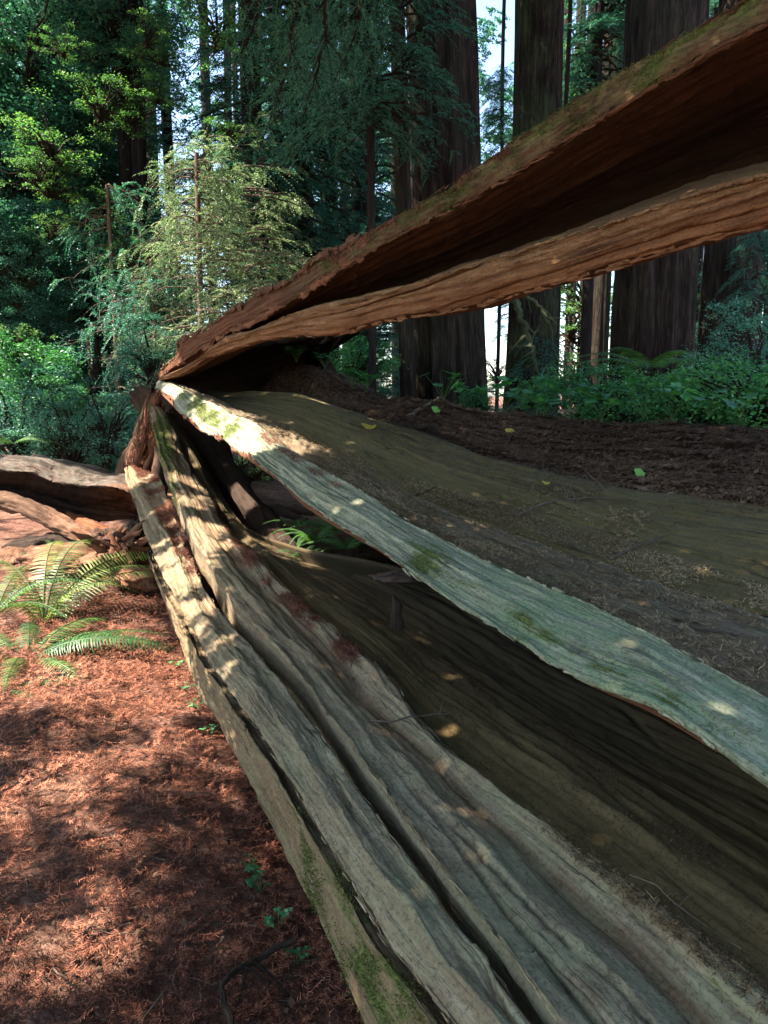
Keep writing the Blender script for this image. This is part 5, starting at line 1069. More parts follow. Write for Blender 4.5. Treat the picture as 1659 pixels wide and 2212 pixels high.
# sunlit boughs beside the pale stem
def bright_bush(label, x, y, d, sc, key, cat='bush', name='leafy_bough', group='sunlit leafy boughs'):
    c = P(x, y, d); t = empty(name, c); tag(t, label, cat, group); put(key, t, (0, 0, 0), sc, x % 6)
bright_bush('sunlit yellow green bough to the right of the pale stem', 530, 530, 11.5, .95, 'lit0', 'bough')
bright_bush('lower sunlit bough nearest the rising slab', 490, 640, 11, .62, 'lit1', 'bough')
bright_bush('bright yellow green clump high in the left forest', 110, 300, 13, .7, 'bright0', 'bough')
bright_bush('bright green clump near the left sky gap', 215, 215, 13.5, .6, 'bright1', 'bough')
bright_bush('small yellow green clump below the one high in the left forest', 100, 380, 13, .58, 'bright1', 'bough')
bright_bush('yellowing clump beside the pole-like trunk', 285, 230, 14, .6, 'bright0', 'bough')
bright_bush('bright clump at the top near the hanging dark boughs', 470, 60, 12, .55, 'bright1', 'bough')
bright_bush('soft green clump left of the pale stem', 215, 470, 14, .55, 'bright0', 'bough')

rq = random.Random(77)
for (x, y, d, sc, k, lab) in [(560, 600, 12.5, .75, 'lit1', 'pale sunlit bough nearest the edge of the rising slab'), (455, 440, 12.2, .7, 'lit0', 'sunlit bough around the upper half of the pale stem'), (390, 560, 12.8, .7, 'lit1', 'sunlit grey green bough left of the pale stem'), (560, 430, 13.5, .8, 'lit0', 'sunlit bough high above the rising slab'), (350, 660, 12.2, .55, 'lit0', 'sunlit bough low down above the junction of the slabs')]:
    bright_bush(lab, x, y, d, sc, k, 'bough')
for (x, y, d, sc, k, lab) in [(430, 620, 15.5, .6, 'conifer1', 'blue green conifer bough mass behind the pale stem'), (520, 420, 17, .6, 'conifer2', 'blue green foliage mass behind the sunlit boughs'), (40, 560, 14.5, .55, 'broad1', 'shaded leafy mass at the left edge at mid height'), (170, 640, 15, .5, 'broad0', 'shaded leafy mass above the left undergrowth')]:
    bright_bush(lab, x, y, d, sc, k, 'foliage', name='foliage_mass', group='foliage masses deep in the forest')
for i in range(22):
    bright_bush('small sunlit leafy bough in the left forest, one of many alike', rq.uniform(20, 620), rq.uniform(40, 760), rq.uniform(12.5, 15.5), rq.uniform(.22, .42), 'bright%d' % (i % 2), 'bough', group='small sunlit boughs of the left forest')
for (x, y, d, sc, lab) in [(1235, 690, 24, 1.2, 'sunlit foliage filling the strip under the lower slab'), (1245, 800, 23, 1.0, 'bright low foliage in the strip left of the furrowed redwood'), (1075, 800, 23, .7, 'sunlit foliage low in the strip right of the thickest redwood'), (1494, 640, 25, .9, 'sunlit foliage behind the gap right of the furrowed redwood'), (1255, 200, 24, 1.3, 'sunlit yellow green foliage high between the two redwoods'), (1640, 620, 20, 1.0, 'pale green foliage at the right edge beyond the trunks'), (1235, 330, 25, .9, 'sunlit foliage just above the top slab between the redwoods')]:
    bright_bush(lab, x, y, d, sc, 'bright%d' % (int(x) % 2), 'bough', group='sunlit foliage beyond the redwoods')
# far wood: crowns beyond anything one could count
bagT, rg = [], np.random.default_rng(9)
far = empty('far', (0, 0, 0)); bpy.data.objects.remove(far)
FV, FF, k = [], [], 0
lv0 = {kk: conifer_crown(-5, 5, 3.2, 70, np.random.default_rng(600 + kk), twigs=26, npn=8, nl=.16, wd=.045)[1] for kk in range(2)}
for i in range(46):
    d = rg.uniform(28, 62); xx = rg.uniform(-.62, .62) * d; px, py, _ = proj(np.array([xx, d, 2.0]))
    zc = rg.choice([4.5, 12, 20]) + rg.uniform(-2, 2)
    if 1030 < px < 1092 and zc > 8: continue
    if zc > 9 and 255 < px < 345: continue
    if 230 < px < 470 and zc > 6 and i % 4: continue
    V, F = lv0[i % 2]; a = rg.uniform(0, 6.28); ca, sa = math.cos(a), math.sin(a); s_ = rg.uniform(.8, 1.3)
    W = np.stack([(V[:, 0] * ca - V[:, 1] * sa) * s_ + xx, (V[:, 0] * sa + V[:, 1] * ca) * s_ + d, V[:, 2] * s_ + zc], 1)
    FV.append(W); FF.append(F + k); k += len(W)
o = mesh_obj('distant_wood', np.concatenate(FV), np.concatenate(FF), M['conifer'], smooth=False); tag(o, 'hazy blue green mass of the distant forest between the trunks', 'forest', kind='stuff')
paths, rads = [], []
for i in range(44):
    d = rg.uniform(22, 50); x = rg.uniform(-.56, .56) * d; px, py, _ = proj(np.array([x, d, 2.0]))
    if 1030 < px < 1092: continue
    t, c = redwood(px - 700 / d * rg.uniform(.2, .55) , px + 700 / d * rg.uniform(.2, .55), 900, d, 34, 'dim trunk far back in the forest, one of many alike', 200 + i, mat='bark2', name='far_tree', cat='tree', group='dim far trunks', flute=.05)

# ---- undergrowth
def shrub(label, x, y, d, sc, key, name='shrub', cat='shrub', group=None, sz=1):
    c = P(x, y, d); g_ = gz(c[0], c[1]); t = empty(name, (c[0], c[1], max(g_, c[2] - .6 * sc))); tag(t, label, cat, group); put(key, t, (0, 0, c[2] - t.location[2]), sc, (x * .37) % 6, ('stem', 'foliage'), sz)
GS = 'shrubs behind the bank at the right'
for i, (x, y, d, sc, k, lab) in enumerate([
 (1150, 845, 9.5, .3, 'shrub0', 'green shrub at the foot of the medium redwood'), (1270, 850, 8.5, .55, 'shrub1', 'low green shrub behind the bank under the narrow bright strip'),
 (1420, 865, 7.5, .45, 'shrub0', 'wide green shrub before the furrowed redwood'), (1560, 850, 7.5, .5, 'shrub1', 'dark glossy shrub near the right edge'),
 (1640, 860, 6.5, .6, 'shrub1', 'green shrub at the right edge just above the bank'), (1500, 880, 6.8, .45, 'shrub0', 'small bright shrub rising from the bank left of the right edge'),
 (1330, 880, 7.0, .4, 'shrub1', 'tiny green shrub on the rim of the bank under the furrowed redwood'), (1640, 790, 9, .7, 'dshrub1', 'tall dark shrub at the right edge halfway up'),
 (760, 790, 11, .6, 'shrub0', 'leafy shrub in the gap left of the twin trunks'), (690, 780, 10.5, .4, 'shrub1', 'bright low shrub right of the dark cave'),
 (1078, 330, 19, .5, 'bough0', 'conifer spray poking into the bright strip of sky from the right'), (1082, 200, 19, .35, 'bough1', 'small conifer spray high in the bright strip of sky'), (1040, 865, 9, .3, 'shrub0', 'small shrub at the base of the thickest redwood')]):
    shrub(lab, x, y, d, sc, k, group=GS)
GS2 = 'shrubs behind the short logs at the left'
for i, (x, y, d, sc, k, lab) in enumerate([
 (40, 915, 10.5, .75, 'dshrub0', 'dark shrub behind the hollow grey log at the left edge'), (150, 945, 10, .6, 'dshrub1', 'shadowy shrub right above the middle of the hollow grey log'),
 (225, 925, 9.8, .55, 'dshrub0', 'twiggy shaded shrub left of the splintered stump'), (60, 800, 13, 1.0, 'shrub0', 'greener shrub deeper in the left forest'),
 (100, 860, 12, .6, 'shrub1', 'lighter green shrub in the middle of the left undergrowth'), (330, 780, 11, .6, 'dshrub1', 'small shrub just left of where the slabs meet'),
 (560, 1010, 13, .5, 'bright0', 'sunlit yellow green shrub seen through the gap under the slab'), (520, 1000, 12, .4, 'bright1', 'sunlit shrub at the left of the gap under the slab')]):
    shrub(lab, x, y, d, sc, k, group=GS2)
# leafy sprigs on top of the bank
def leaf_sprig(name, label, pos, n, h, mat, lsz, seed, cat='plant', group=None, leaflets=5):
    rg = np.random.default_rng(seed); paths, rads, Pn, Tn, Wn, Ln = [], [], [], [], [], []
    for i in range(n):
        a = rg.uniform(0, 6.28); d = np.array([math.cos(a), math.sin(a), 0]); l = h * rg.uniform(.6, 1.1); s_ = np.linspace(0, 1, 6)
        p = np.outer(s_ ** 1.4 * l * .7, d) + np.outer(s_ * l, [0, 0, 1]); paths.append(p); rads.append(np.full(6, .0014))
        e = p[-1]; nn = np.array([0, 0, 1.0]) + rg.normal(0, .3, 3); nn /= np.linalg.norm(nn); u = np.cross(nn, d); u /= np.linalg.norm(u); v = np.cross(u, nn)
        for q in range(leaflets):
            an = q * 2 * math.pi / leaflets + rg.normal(0, .2); t = u * math.cos(an) + v * math.sin(an); Pn.append(e); Tn.append(t); Wn.append(np.cross(nn, t)); Ln.append(lsz * rg.uniform(.8, 1.2))
    V, F = leaf_quads(np.array(Pn), np.array(Tn), np.array(Wn), np.array(Ln), np.array(Ln) * .85)
    o = mesh_obj('leaves', V, F, M[mat], smooth=False)
    bv, bf, bu = tube_mesh(paths, rads, 4); s2 = mesh_obj('stem', bv, bf, M['fern'])
    t = empty(name, pos); tag(t, label, cat, group); o.parent = t; s2.parent = t; return t
rr = random.Random(8)
spots = [(702, 790), (760, 830), (790, 838), (958, 862), (1000, 868), (1047, 872), (1090, 878), (1128, 880), (1180, 890), (1240, 893), (1300, 900), (1390, 900), (1450, 905), (1530, 900), (1600, 905), (640, 775)]
for i, (x, y) in enumerate(spots):
    dd = np.interp(x, [630, 1659], [8.0, 4.9]); p = P(x, y + 8, dd)
    leaf_sprig('leafy_sprig', 'green leafy sprig on the rim of the dark bank, number %s from the left' % ['one', 'two', 'three', 'four', 'five', 'six', 'seven', 'eight', 'nine', 'ten', 'eleven', 'twelve', 'thirteen', 'fourteen', 'fifteen', 'sixteen'][([s[0] for s in sorted(spots)].index(x))], p, rr.randint(7, 14), rr.uniform(.14, .3), 'under', .06, 900 + i, group='sprigs on the bank rim')

# ------------------------------------------------------------------ ferns
def fern_plant(label, x, y, d, fronds, seed, mat='fern', group='sword ferns', ln=.8, name='fern', up=.55):
    """fronds: list of (azimuth degrees, length factor) or a count"""
    rg = np.random.default_rng(seed); c = P(x, y, d)
    t = empty(name, c); tag(t, label, 'fern', group)
    if isinstance(fronds, int): fronds = [(rg.uniform(0, 360), rg.uniform(.7, 1.1)) for _ in range(fronds)]
    for (az, lf) in fronds:
        L = ln * lf; a = R(az); d_ = np.array([math.cos(a), math.sin(a), 0]); n = 46; s_ = np.linspace(0, 1, n)
        e0 = up * rg.uniform(.8, 1.25); ang = e0 - s_ * (e0 + rg.uniform(.35, .75)); st = L / n
        p = np.cumsum(np.outer(np.cos(ang) * st, d_) + np.outer(np.sin(ang) * st, [0, 0, 1]), 0)
        side0 = np.cross(d_, [0, 0, 1.0]); p += np.outer((s_ ** 2) * L * rg.uniform(-.15, .15), side0)
        T = np.gradient(p, axis=0); T /= np.linalg.norm(T, axis=1, keepdims=True); side = np.cross(T, [0, 0, 1.0]); side /= np.linalg.norm(side, axis=1, keepdims=True); N = np.cross(side, T)
        tw = rg.normal(0, .25); side = side * math.cos(tw) + N * math.sin(tw); N = np.cross(side, T)
        prof = .105 * L * np.minimum(1, s_ / .12 + .25) * (1 - s_ ** 2.4) + .004
        Vs = []
        for sd in (-1, 1):
            i = np.arange(3, n); b_ = p[i]; t_ = side[i] * sd * .95 + T[i] * .28 - N[i] * .12 + rg.normal(0, .05, (len(i), 3)); t_ /= np.linalg.norm(t_, axis=1, keepdims=True)
            pl = prof[i] * rg.uniform(.88, 1.08, len(i)); w = T[i] * (.0054 * L / .8)
            m_ = b_ + t_ * (pl * .5)[:, None] - N[i] * (pl * .04)[:, None]; e = b_ + t_ * pl[:, None] - N[i] * (pl * .22)[:, None]
            V = np.stack([b_ - w * .7, b_ + w, m_ + w * .85, m_ - w * .7, e + w * .5, e - w * .05], 1).reshape(-1, 3); Vs.append(V)
        V = np.concatenate(Vs); b4 = (np.arange(len(V) // 6) * 6)[:, None]
        F = np.concatenate([b4 + np.array([[0, 3, 2, 1]]), b4 + np.array([[3, 5, 4, 2]])], 1).reshape(-1, 4)
        bv, bf, _ = tube_mesh([p], [np.linspace(.0035, .001, n) * L / .8], 5)
        mesh_obj('frond', np.concatenate([V, bv]), np.concatenate([F, bf + len(V)]), M[mat], t, smooth=False)
    return t
# crown of the large fern at the left and its fronds reaching right over the path
fern_plant('large sword fern at the left edge with bright green fronds arching right over the path', 60, 1430, 4.35, [(8, 1.15), (22, .95), (-6, .9), (40, .95), (75, 1.0), (110, .9), (150, .9), (200, .9), (-40, .85), (-75, .8), (58, .9)], 1, ln=.92)
fern_plant('upright yellowish fern in the sun behind the large one', 95, 1360, 5.0, [(60, 1.15), (85, 1.2), (110, 1.2), (30, 1.1), (140, 1), (0, .8), (200, .8), (48, 1.05)], 2, ln=1.05, up=1.15, mat='yfern')
fern_plant('sword fern in the lower left with fronds drooping towards the camera', -20, 1500, 3.9, [(-30, .9), (-60, .95), (-5, .85), (20, .8), (-90, .8)], 3, ln=.75)
fern_plant('pale sunlit fern at the far left edge', -10, 1330, 4.9, [(20, 1), (60, 1), (90, 1), (-20, .9), (130, .9)], 4, ln=.8, up=.8)
fern_plant('little fern beside the black hole at the foot of the root mass', 190, 1275, 5.6, 6, 5, ln=.3, up=.9)
fern_plant('small fern frond cluster below the crumbling brown log', 120, 1185, 6.5, 5, 6, ln=.45, up=.5)
for i, (x, y, d, n, L, lab) in enumerate([(680, 1170, 5.4, 13, .42, 'lush green fern framed by the gap under the pale green slab'), (640, 1140, 6.0, 9, .32, 'shaded fern in front of the blue grey log'), (750, 1190, 5.1, 11, .36, 'fern half hidden by the lower edge of the pale green slab'), (660, 1205, 5.2, 9, .30, 'low fern beside the foot of the charred root'), (720, 1150, 5.7, 11, .40, 'dim fern at the back of the gap')]):
    fern_plant(lab, x, y, d, n, 20 + i, ln=L, group='ferns in the gap', up=.8)
for i, (x, y, d, n, L, lab) in enumerate([(1400, 800, 7.0, 9, .9, 'bright fern-like spray before the furrowed redwood'), (30, 960, 9.5, 8, .9, 'fern behind the hollow grey log at the far left'), (330, 960, 10.5, 7, .7, 'small fern left of the stump bark')]):
    fern_plant(lab, x, y, d, n, 30 + i, ln=L, group='ferns in the undergrowth', up=.6)
# clover-like plants along the foot of the lowest slab
for i, (x, y, lab) in enumerate([(405, 1500, 'small round-leaved plant at the slab foot near the sunlit patch'), (425, 1545, 'pair of round leaves at the slab foot'), (455, 1600, 'round-leaved sprig by the slab foot halfway down'), (545, 1855, 'dark green round-leaved clump below the black gap'), (560, 1890, 'lower round-leaved clump beside the slab'), (600, 1950, 'tiny clover-like plant in the shade of the slab'), (640, 2010, 'round-leaved plant near the bottom beside the slab'), (315, 1290, 'patch of dark round leaves near the root mass'), (380, 1440, 'light green sprig at the far foot of the slab')]):
    p = Pz(x, y, 0.0); p[2] = gz(p[0], p[1]) + .01
    leaf_sprig('clover_plant', lab, p, 9 if i in (3, 4, 7) else 6, .05, 'under', .018, 950 + i, group='round-leaved plants along the slab foot', leaflets=3)

# ------------------------------------------------------------------ small loose pieces
def leaf_thing(label, x, y, d, sz, mat, seed, nrm=(0, -.3, 1)):
    rg = np.random.default_rng(seed); a = np.linspace(0, 2 * np.pi, 20, endpoint=False); r = sz * (.8 + .2 * np.cos(a * 5) * .5 + .25 * np.cos(a)); nrm = np.array(nrm, float); nrm /= np.linalg.norm(nrm)
    u = np.cross(nrm, [.3, 1, .2]); u /= np.linalg.norm(u); v = np.cross(u, nrm); c = P(x, y, d)
    rim = c + np.outer(r * np.cos(a), u) + np.outer(r * .7 * np.sin(a), v) + np.outer(.18 * sz * np.cos(2 * a), nrm)
    V = np.concatenate([[c - nrm * .004], rim]); F = np.array([[0, 1 + i, 1 + (i + 1) % 20] for i in range(20)])
    V2 = V - nrm * .0015; VV = np.concatenate([V, V2]); FF = np.concatenate([F, F[:, ::-1] + 21])
    o = mesh_obj('fallen_leaf', VV, FF, M[mat]); tag(o, label, 'leaf', 'single fallen leaves on the log')
def surf_d(G, x, y):
    px, py, d = proj(G.reshape(-1, 3)); nrmv = G.reshape(-1, 3); i = np.argmin((px - x) ** 2 + (py - y) ** 2 + (d < .3) * 1e9 + d * 3); return G.reshape(-1, 3)[i, 1]
leaf_thing('single yellow leaf on the shaded shell near the dark cave', 802, 920, surf_d(gE, 802, 925) - .04, .075, 'ydleaf', 1)
leaf_thing('bright green leaf on the dark shell above the middle of the pale slab', 1150, 1171, surf_d(gL, 1150, 1165) - .03, .05, 'gleaf', 2)
leaf_thing('yellow green leaf on the bank of dark litter', 1385, 1022, surf_d(gF, 1385, 1022) - .05, .045, 'gleaf', 3, (0, -1, .4))
leaf_thing('brownish yellow leaf high on the dark bank', 1108, 935, surf_d(gF, 1108, 935) - .05, .06, 'ydleaf', 4, (0, -1, .6))
leaf_thing('yellow leaf on the litter-strewn shell right of the green leaf', 1182, 1042, surf_d(gE, 1182, 1060) - .03, .03, 'ydleaf', 5)
leaf_thing('small yellow green leaf at the rim of the bank', 945, 885, surf_d(gF, 945, 885) - .05, .05, 'gleaf', 6, (0, -1, .6))
def stick(label, px, r0, r1, mat, seed, sub=2, name='stick', hang=0.0): branch_thing(name, label, name.replace('_', ' '), px, r0, r1, M[mat], sub=sub, seed=seed, hang=hang)
dF = lambda x, y: surf_d(gF, x, y) - .05
dE = lambda x, y: surf_d(gE, x, y) - .03
dL = lambda x, y: surf_d(gL, x, y) - .03
stick('grey weathered stick leaning on the bank near the thickest redwood', [(875, 905, dF(875, 905)), (915, 880, dF(915, 880)), (950, 858, dF(950, 862))], .022, .012, 'branch', 1)
stick('short pale stick on the dark bank at the right', [(1535, 990, dF(1535, 985)), (1555, 965, dF(1555, 965)), (1572, 945, dF(1572, 945))], .012, .014, 'branch', 2, 0)
stick('long straight tan stick on the litter at the right edge', [(1450, 1350, dL(1450, 1345)), (1550, 1362, dL(1550, 1365)), (1670, 1385, dL(1670, 1385))], .006, .006, 'branch', 3, 0)
stick('thin dark twig standing up from the litter on the shell', [(870, 1085, dE(870, 1085)), (915, 1065, dE(900, 1075) - .1), (945, 1050, dE(910, 1075) - .15)], .005, .002, 'twig', 4, 3)
stick('curved dry spray lying across the shaded shell', [(1115, 1115, dE(1115, 1115)), (1180, 1085, dE(1180, 1085)), (1260, 1075, dE(1260, 1075)), (1370, 1080, dE(1370, 1080))], .008, .003, 'branch', 5, 10)
stick('dry spray lying below the curved one on the shell', [(1320, 1205, dE(1320, 1205)), (1380, 1180, dE(1380, 1180)), (1440, 1155, dE(1440, 1155))], .008, .003, 'branch', 6, 6)
stick('thick root lying bare on the path near the bottom', [(640, 2030, None or 1.98), (560, 2065, 1.95), (490, 2110, 1.83), (478, 2140, 1.78), (500, 2212, 1.68), (520, 2300, 1.6)], .010, .008, 'twig', 7, 4)
stick('thin dry twig hanging from the underside of the top slab', [(766, 540, 4.9), (768, 560, 4.88), (766, 585, 4.86), (770, 598, 4.86)], .010, .004, 'branch', 8, 4, hang=1)
stick('pale branched twig on the mossy top slab', [(1330, 195, 3.25), (1370, 150, 3.2), (1410, 130, 3.15), (1460, 90, 3.05), (1475, 70, 3.0)], .006, .002, 'branch', 9, 6, hang=1)
stick('bare curved twig over the crack of the mossy top slab', [(1130, 290, 4.0), (1150, 285, 3.95), (1180, 272, 3.9)], .008, .003, 'branch', 10, 3, hang=1)
stick('pale threadlike twig over the litter groove near the bottom right', [(1360, 1890, 1.50), (1420, 1912, 1.46), (1450, 1945, 1.42), (1510, 1990, 1.37), (1600, 2050, 1.3)], .0014, .0008, 'branch', 11, 3)
stick('crooked dry twig bridging the groove between the two ridges', [(800, 1556, 2.36), (850, 1560, 2.36), (880, 1548, 2.40), (960, 1542, 2.46), (985, 1536, 2.48)], .0035, .002, 'branch', 12, 2)
stick('small black stick sticking out over the gap right of the cave', [(690, 742, 7.2), (702, 736, 7.0), (712, 728, 6.9)], .012, .02, 'twig', 13, 0)
stick('pale broken twig by the litter at the right edge below the tan stick', [(1655, 1415, 2.2), (1690, 1395, 2.2)], .010, .008, 'branch', 14, 1)
# dark hanging boughs at the top centre, nearer than the forest
for i, (x0, y0, x1, y1, d, lab) in enumerate([(640, -60, 560, 330, 7.5, 'long dark branch hanging from the top centre'), (700, -60, 660, 230, 7.0, 'dark branch hanging just right of the longest one'), (560, -60, 500, 150, 8, 'dark branch at the top left of the hanging group'), (780, -60, 720, 180, 7.5, 'dark branch at the right of the hanging group')]):
    pts = [(x0, y0, d), ((x0 + x1) / 2 + 25, (y0 + y1) / 2, d), (x1, y1, d + .2)]
    o = branch_thing('hanging_branch', lab, 'hanging branch', pts, .022, .004, M['twig'], 'dark branches hanging at the top centre', sub=14, seed=60 + i, hang=.6)
    rg = np.random.default_rng(70 + i); q = np.array([P(*p_) for p_ in pts]); n = 170; tt = rg.uniform(.1, 1, n); b_ = np.stack([np.interp(tt, [0, .5, 1], q[:, k]) for k in range(3)], 1) + rg.normal(0, .16, (n, 3))
    dd = rg.normal(0, .6, (n, 3)); dd[:, 2] -= .9; dd /= np.linalg.norm(dd, axis=1, keepdims=True)
    V, F = conifer_twigs(b_, dd, rg.uniform(.12, .34, n), rg, 16, .022, .0035, .5); mesh_obj('foliage', V, F, M['conifer'], o, smooth=False)

# ------------------------------------------------------------------ unseen leaf screens added above and left of the frame to shade the log
LIT = []      # (point, radius, density of shade inside)
def lit(x, y, d=None, z=None, r=.3, k=.0): LIT.append((P(x, y, d) if z is None else Pz(x, y, z), r, k))
for a in [(300, 1450, .30), (220, 1460, .26), (150, 1470, .22), (370, 1440, .2), (80, 1400, .35), (60, 1330, .4), (30, 1480, .2), (150, 1380, .25), (230, 1390, .25), (330, 1500, .16), (400, 1490, .1)]: lit(a[0], a[1], z=.03, r=a[2])
for a in [(400, 1225, 4.6, .14), (385, 1190, 4.9, .12), (415, 1255, 4.4, .12)]: lit(a[0], a[1], a[2], r=a[3])
for a in [(425, 1130, 5.8, .13), (445, 1165, 5.2, .13), (470, 1210, 4.8, .13), (405, 1090, 6.4, .12)]: lit(a[0], a[1], a[2], r=a[3])
for a in [(60, 1005, 7.5, .2), (160, 1022, 7.4, .22), (220, 1032, 7.4, .2), (255, 1040, 7.4, .18), (100, 1010, 7.5, .2), (295, 1010, 7.8, .15), (300, 1040, 7.6, .15), (315, 1070, 7.2, .12)]: lit(a[0], a[1], a[2], r=a[3])
for a in [(232, 1165, 6.1, .2), (275, 1200, 6.1, .15), (180, 1160, 6.5, .22), (40, 1230, 6.0, .5), (120, 1205, 6.1, .35), (270, 1140, 6.8, .15), (150, 1140, 6.7, .15), (300, 930, 8.6, .2), (270, 960, 8.8, .2), (290, 985, 8.5, .15), (10, 1180, 6.6, .4)]: lit(a[0], a[1], a[2], r=a[3])
for a in [(385, 845, 7.9, .03), (440, 885, 7.3, .04), (480, 915, 6.8, .02), (525, 940, 6.2, .03)]: lit(a[0], a[1], a[2], r=a[3])
for a in [(560, 712, 6.8, .12), (600, 698, 6.4, .12), (650, 680, 6.0, .10), (520, 560, 12.5, 1.2), (470, 640, 12.5, .9), (430, 560, 11.5, .9), (560, 480, 12.5, .7), (400, 720, 12, .8), (340, 700, 12, .5), (110, 300, 11.5, .5), (100, 390, 11.5, .4), (560, 1010, 13, .8), (640, 1050, 10.8, .3), (480, 450, 12.5, .9), (390, 560, 12.8, .7), (350, 660, 12.2, .6)]: lit(a[0], a[1], a[2], r=a[3])
for a in [(680, 1150, 5.4, .35), (620, 1110, 6.2, .3), (580, 1075, 7.5, .3), (740, 1170, 5.2, .25)]: lit(a[0], a[1], a[2], r=a[3])
LP = np.array([q[0] for q in LIT]); LR = np.array([q[1] for q in LIT]); LK = np.array([q[2] for q in LIT])
def shade_frac(x, y):
    """how much of the sun is kept off the ground point x, y (the crowns are thinner over the path)"""
    path = np.clip((-.12 - .40 * (y - 1.5) - x) / .3 + .3, 0, 1)          # 1 over the path, 0 over the log
    nz = .9 * vnoise(x * 3.4, y * 6.6, seed=33) + .7 * vnoise(x * 8, y * 15, seed=35) + .3 * vnoise(x * 17, y * 26, seed=36)
    thr = np.interp(y, [1.2, 1.7, 2.1, 2.6, 3.3, 3.8], [.50, .38, .08, -.06, -.16, -.60])
    pth = .95 - .92 * np.clip((nz - thr) / .12, 0, 1)
    bandB = np.clip(1.3 - np.abs(x - .12 + .42 * (y - 2)) / .44, 0, 1) * np.clip((y - 2.2) / 1.3, 0, 1) * np.clip((7.5 - y) / 2, 0, 1)
    n2 = .8 * vnoise(x * 1.6 + y * .9, y * 7.5, seed=34) + .7 * vnoise(x * 3 + y * 2, y * 19, seed=37)
    slab = .999 - .95 * np.clip((n2 - (.75 - .92 * bandB)) / .10, 0, 1) * (bandB > .02)
    return path * pth + (1 - path) * slab
e1_ = np.cross(S, [0, 0, 1.0]); e1_ /= np.linalg.norm(e1_); e2_ = np.cross(e1_, S)
rg = np.random.default_rng(21)
# candidate clump positions, found by casting from ground points back towards the sun
def shade_layer(n, far=False):
    gx = rg.uniform(-7, 14, n) if far else rg.uniform(-5.5, 7.5, n); gy = rg.uniform(11.5, 19, n) if far else rg.uniform(-.5, 11.5, n)
    f = np.where(gx > 1.2, .96, .35 + .3 * vnoise(gx * .8, gy * .8, seed=44)) if far else shade_frac(gx, gy); f = np.clip(f, 0, .999)
    dens = -np.log(1 - f) / 4.83 * .8                                        # 0..1
    keep = rg.uniform(0, 1, n) < dens
    gx, gy = gx[keep], gy[keep]; gp = np.stack([gx, gy, np.full(len(gx), .0)], 1)
    # gaps cut in the leaves where sun should land
    rel = gp[:, None, :] - LP[None]; al = rel @ S; dist = np.linalg.norm(rel - al[..., None] * S, axis=2)
    inside = (dist < LR[None] * (1.2 + .2 * rg.normal(size=dist.shape)) + .08).any(1); gp = gp[~inside]
    t = np.maximum(6.0, (.50 * gp[:, 1] + 1.9) / .66) * rg.uniform(1.02, 1.2, len(gp)); p = gp + S * t[:, None]
    return p
TG = 'tree crowns over the clearing'
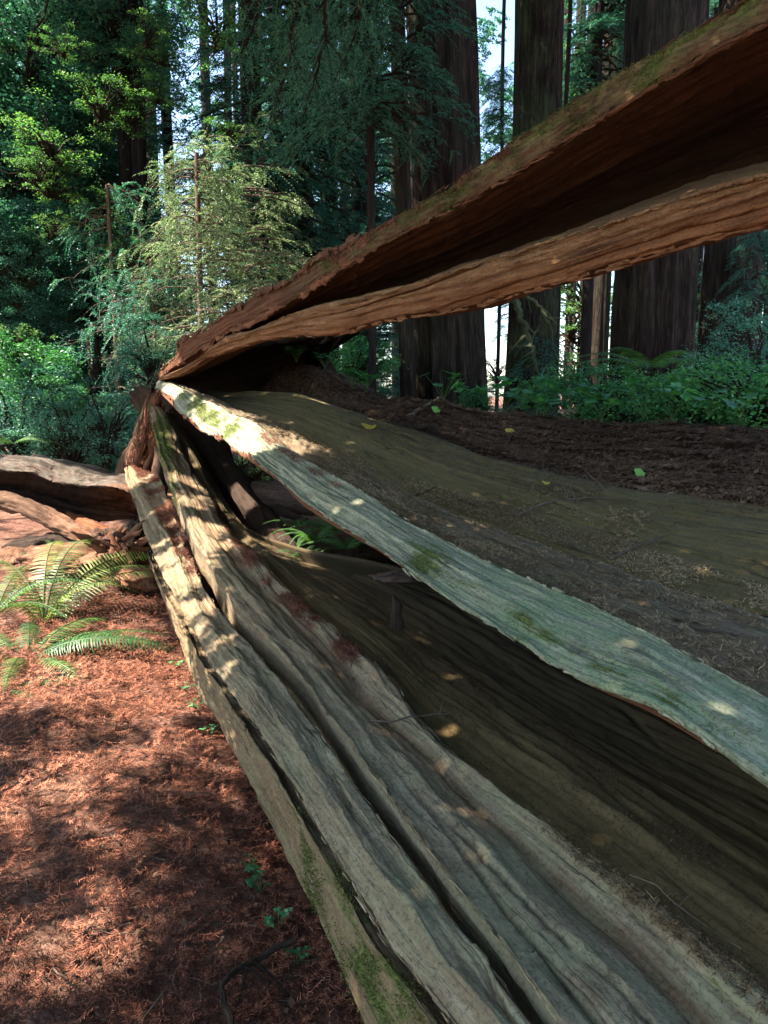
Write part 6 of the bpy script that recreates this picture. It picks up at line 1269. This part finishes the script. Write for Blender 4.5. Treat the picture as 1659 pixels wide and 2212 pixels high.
def leaf_screen(name, label, cat, p, mat, broad, trunk_xy, seed):
    """one tree that owns this part of the canopy"""
    c = np.array([trunk_xy[0], trunk_xy[1], gz(*trunk_xy)]); t = empty(name, c); tag(t, label, cat, TG)
    rg = np.random.default_rng(seed); n = len(p)
    if broad:
        per = 9; cc = np.repeat(p, per, 0) + rg.normal(0, .05, (n * per, 3)); nn = rg.normal(0, .5, (n * per, 3)) + S; nn /= np.linalg.norm(nn, axis=1, keepdims=True); T, W = frames(n * per, nn, rg)
        L = rg.uniform(.06, .11, n * per) * np.repeat(np.where(p[:, 1] > 13, 1.35, 1.0), per); V, F = leaf_quads(cc, T, W, L, L * .7)
    else:
        dd = rg.normal(0, 1, (n, 3)) * [1, 1, .3]; dd /= np.linalg.norm(dd, axis=1, keepdims=True); V, F = conifer_twigs(p, dd, rg.uniform(.18, .32, n), rg, 12, .06, .010, .35)
    mesh_obj('foliage', V - c, F, M[mat], t, smooth=False)
    top = p.mean(0)[2]; V, F, U, m = trunk_mesh(.22, top + 3, seed, nv=20, nu=40, flute=.04); mesh_obj('trunk', V, F, M['bark2'], t, uv=U, mask=m)
    paths, rads = [], []
    for k in rg.choice(n, min(n, 12), False):
        a = np.array([c[0], c[1], c[2] + max(2.0, p[k, 2] - 1.5)]); s_ = np.linspace(0, 1, 8)[:, None]; paths.append(a * (1 - s_) + p[k] * s_ + np.array([0, 0, .4]) * np.sin(s_ * 3.1) - c); rads.append(np.linspace(.012, .003, 8))
    V, F, U = tube_mesh(paths, rads, 5); mesh_obj('limb', V, F, M['twig'], t, uv=U, mask=np.zeros((len(V), 4)))
p = shade_layer(46000)
cut = p @ np.array([1, 0, 0]); q1, q2, q3 = np.quantile(p[:, 1], [.25, .5, .75])
for i, (lo, hi, xy, br) in enumerate([(-99, q1, (-13, -2.5), True), (q1, q2, (-13.5, 1.5), True), (q2, q3, (-14, 5.5), True), (q3, 99, (-15, 10.5), True)]):
    sel = (p[:, 1] >= lo) & (p[:, 1] < hi)
    leaf_screen('broadleaf_tree', ['spreading tree outside the frame nearest the camera, shading the path', 'second spreading tree outside the frame at the left of the path', 'leafy tree beyond the left frame edge shading the middle slabs', 'leafy tree beyond the left frame edge shading the far end of the log'][i], 'broadleaf tree', p[sel], 'broad', br, xy, 700 + i)
pf = shade_layer(30000, True)
for i, (sel, xy) in enumerate([(pf[:, 0] < -9, (-17, 17.5)), ((pf[:, 0] >= -9), (-8.5, 24.5))]):
    leaf_screen('broadleaf_tree', ['tall spreading tree left of the frame shading the left forest', 'tall spreading tree above the frame shading the standing redwoods'][i], 'broadleaf tree', pf[sel], 'broad', True, xy, 720 + i)
# tall conifers whose crowns keep the sun off the forest behind
for i, (x, y, z, sc) in enumerate([(-24, 26, 20, 1.6), (-9, 29, 21, 1.3)]):
    t = empty('conifer_tree', (x, y, gz(x, y))); tag(t, ['tall conifer far back at the left whose crown rises above the frame', 'tall conifer behind the middle of the forest whose crown rises above the frame'][i], 'conifer tree', 'tall conifers reaching above the frame')
    V, F, U, m = trunk_mesh(.3, z + 6, 800 + i, nv=20, nu=40, flute=.05); mesh_obj('trunk', V, F, M['bark2'], t, uv=U, mask=m); put('conifer%d' % (i % 3), t, (0, 0, z), sc, i); put('broad%d' % (i % 3), t, (.5, 0, z - 2), sc, i)
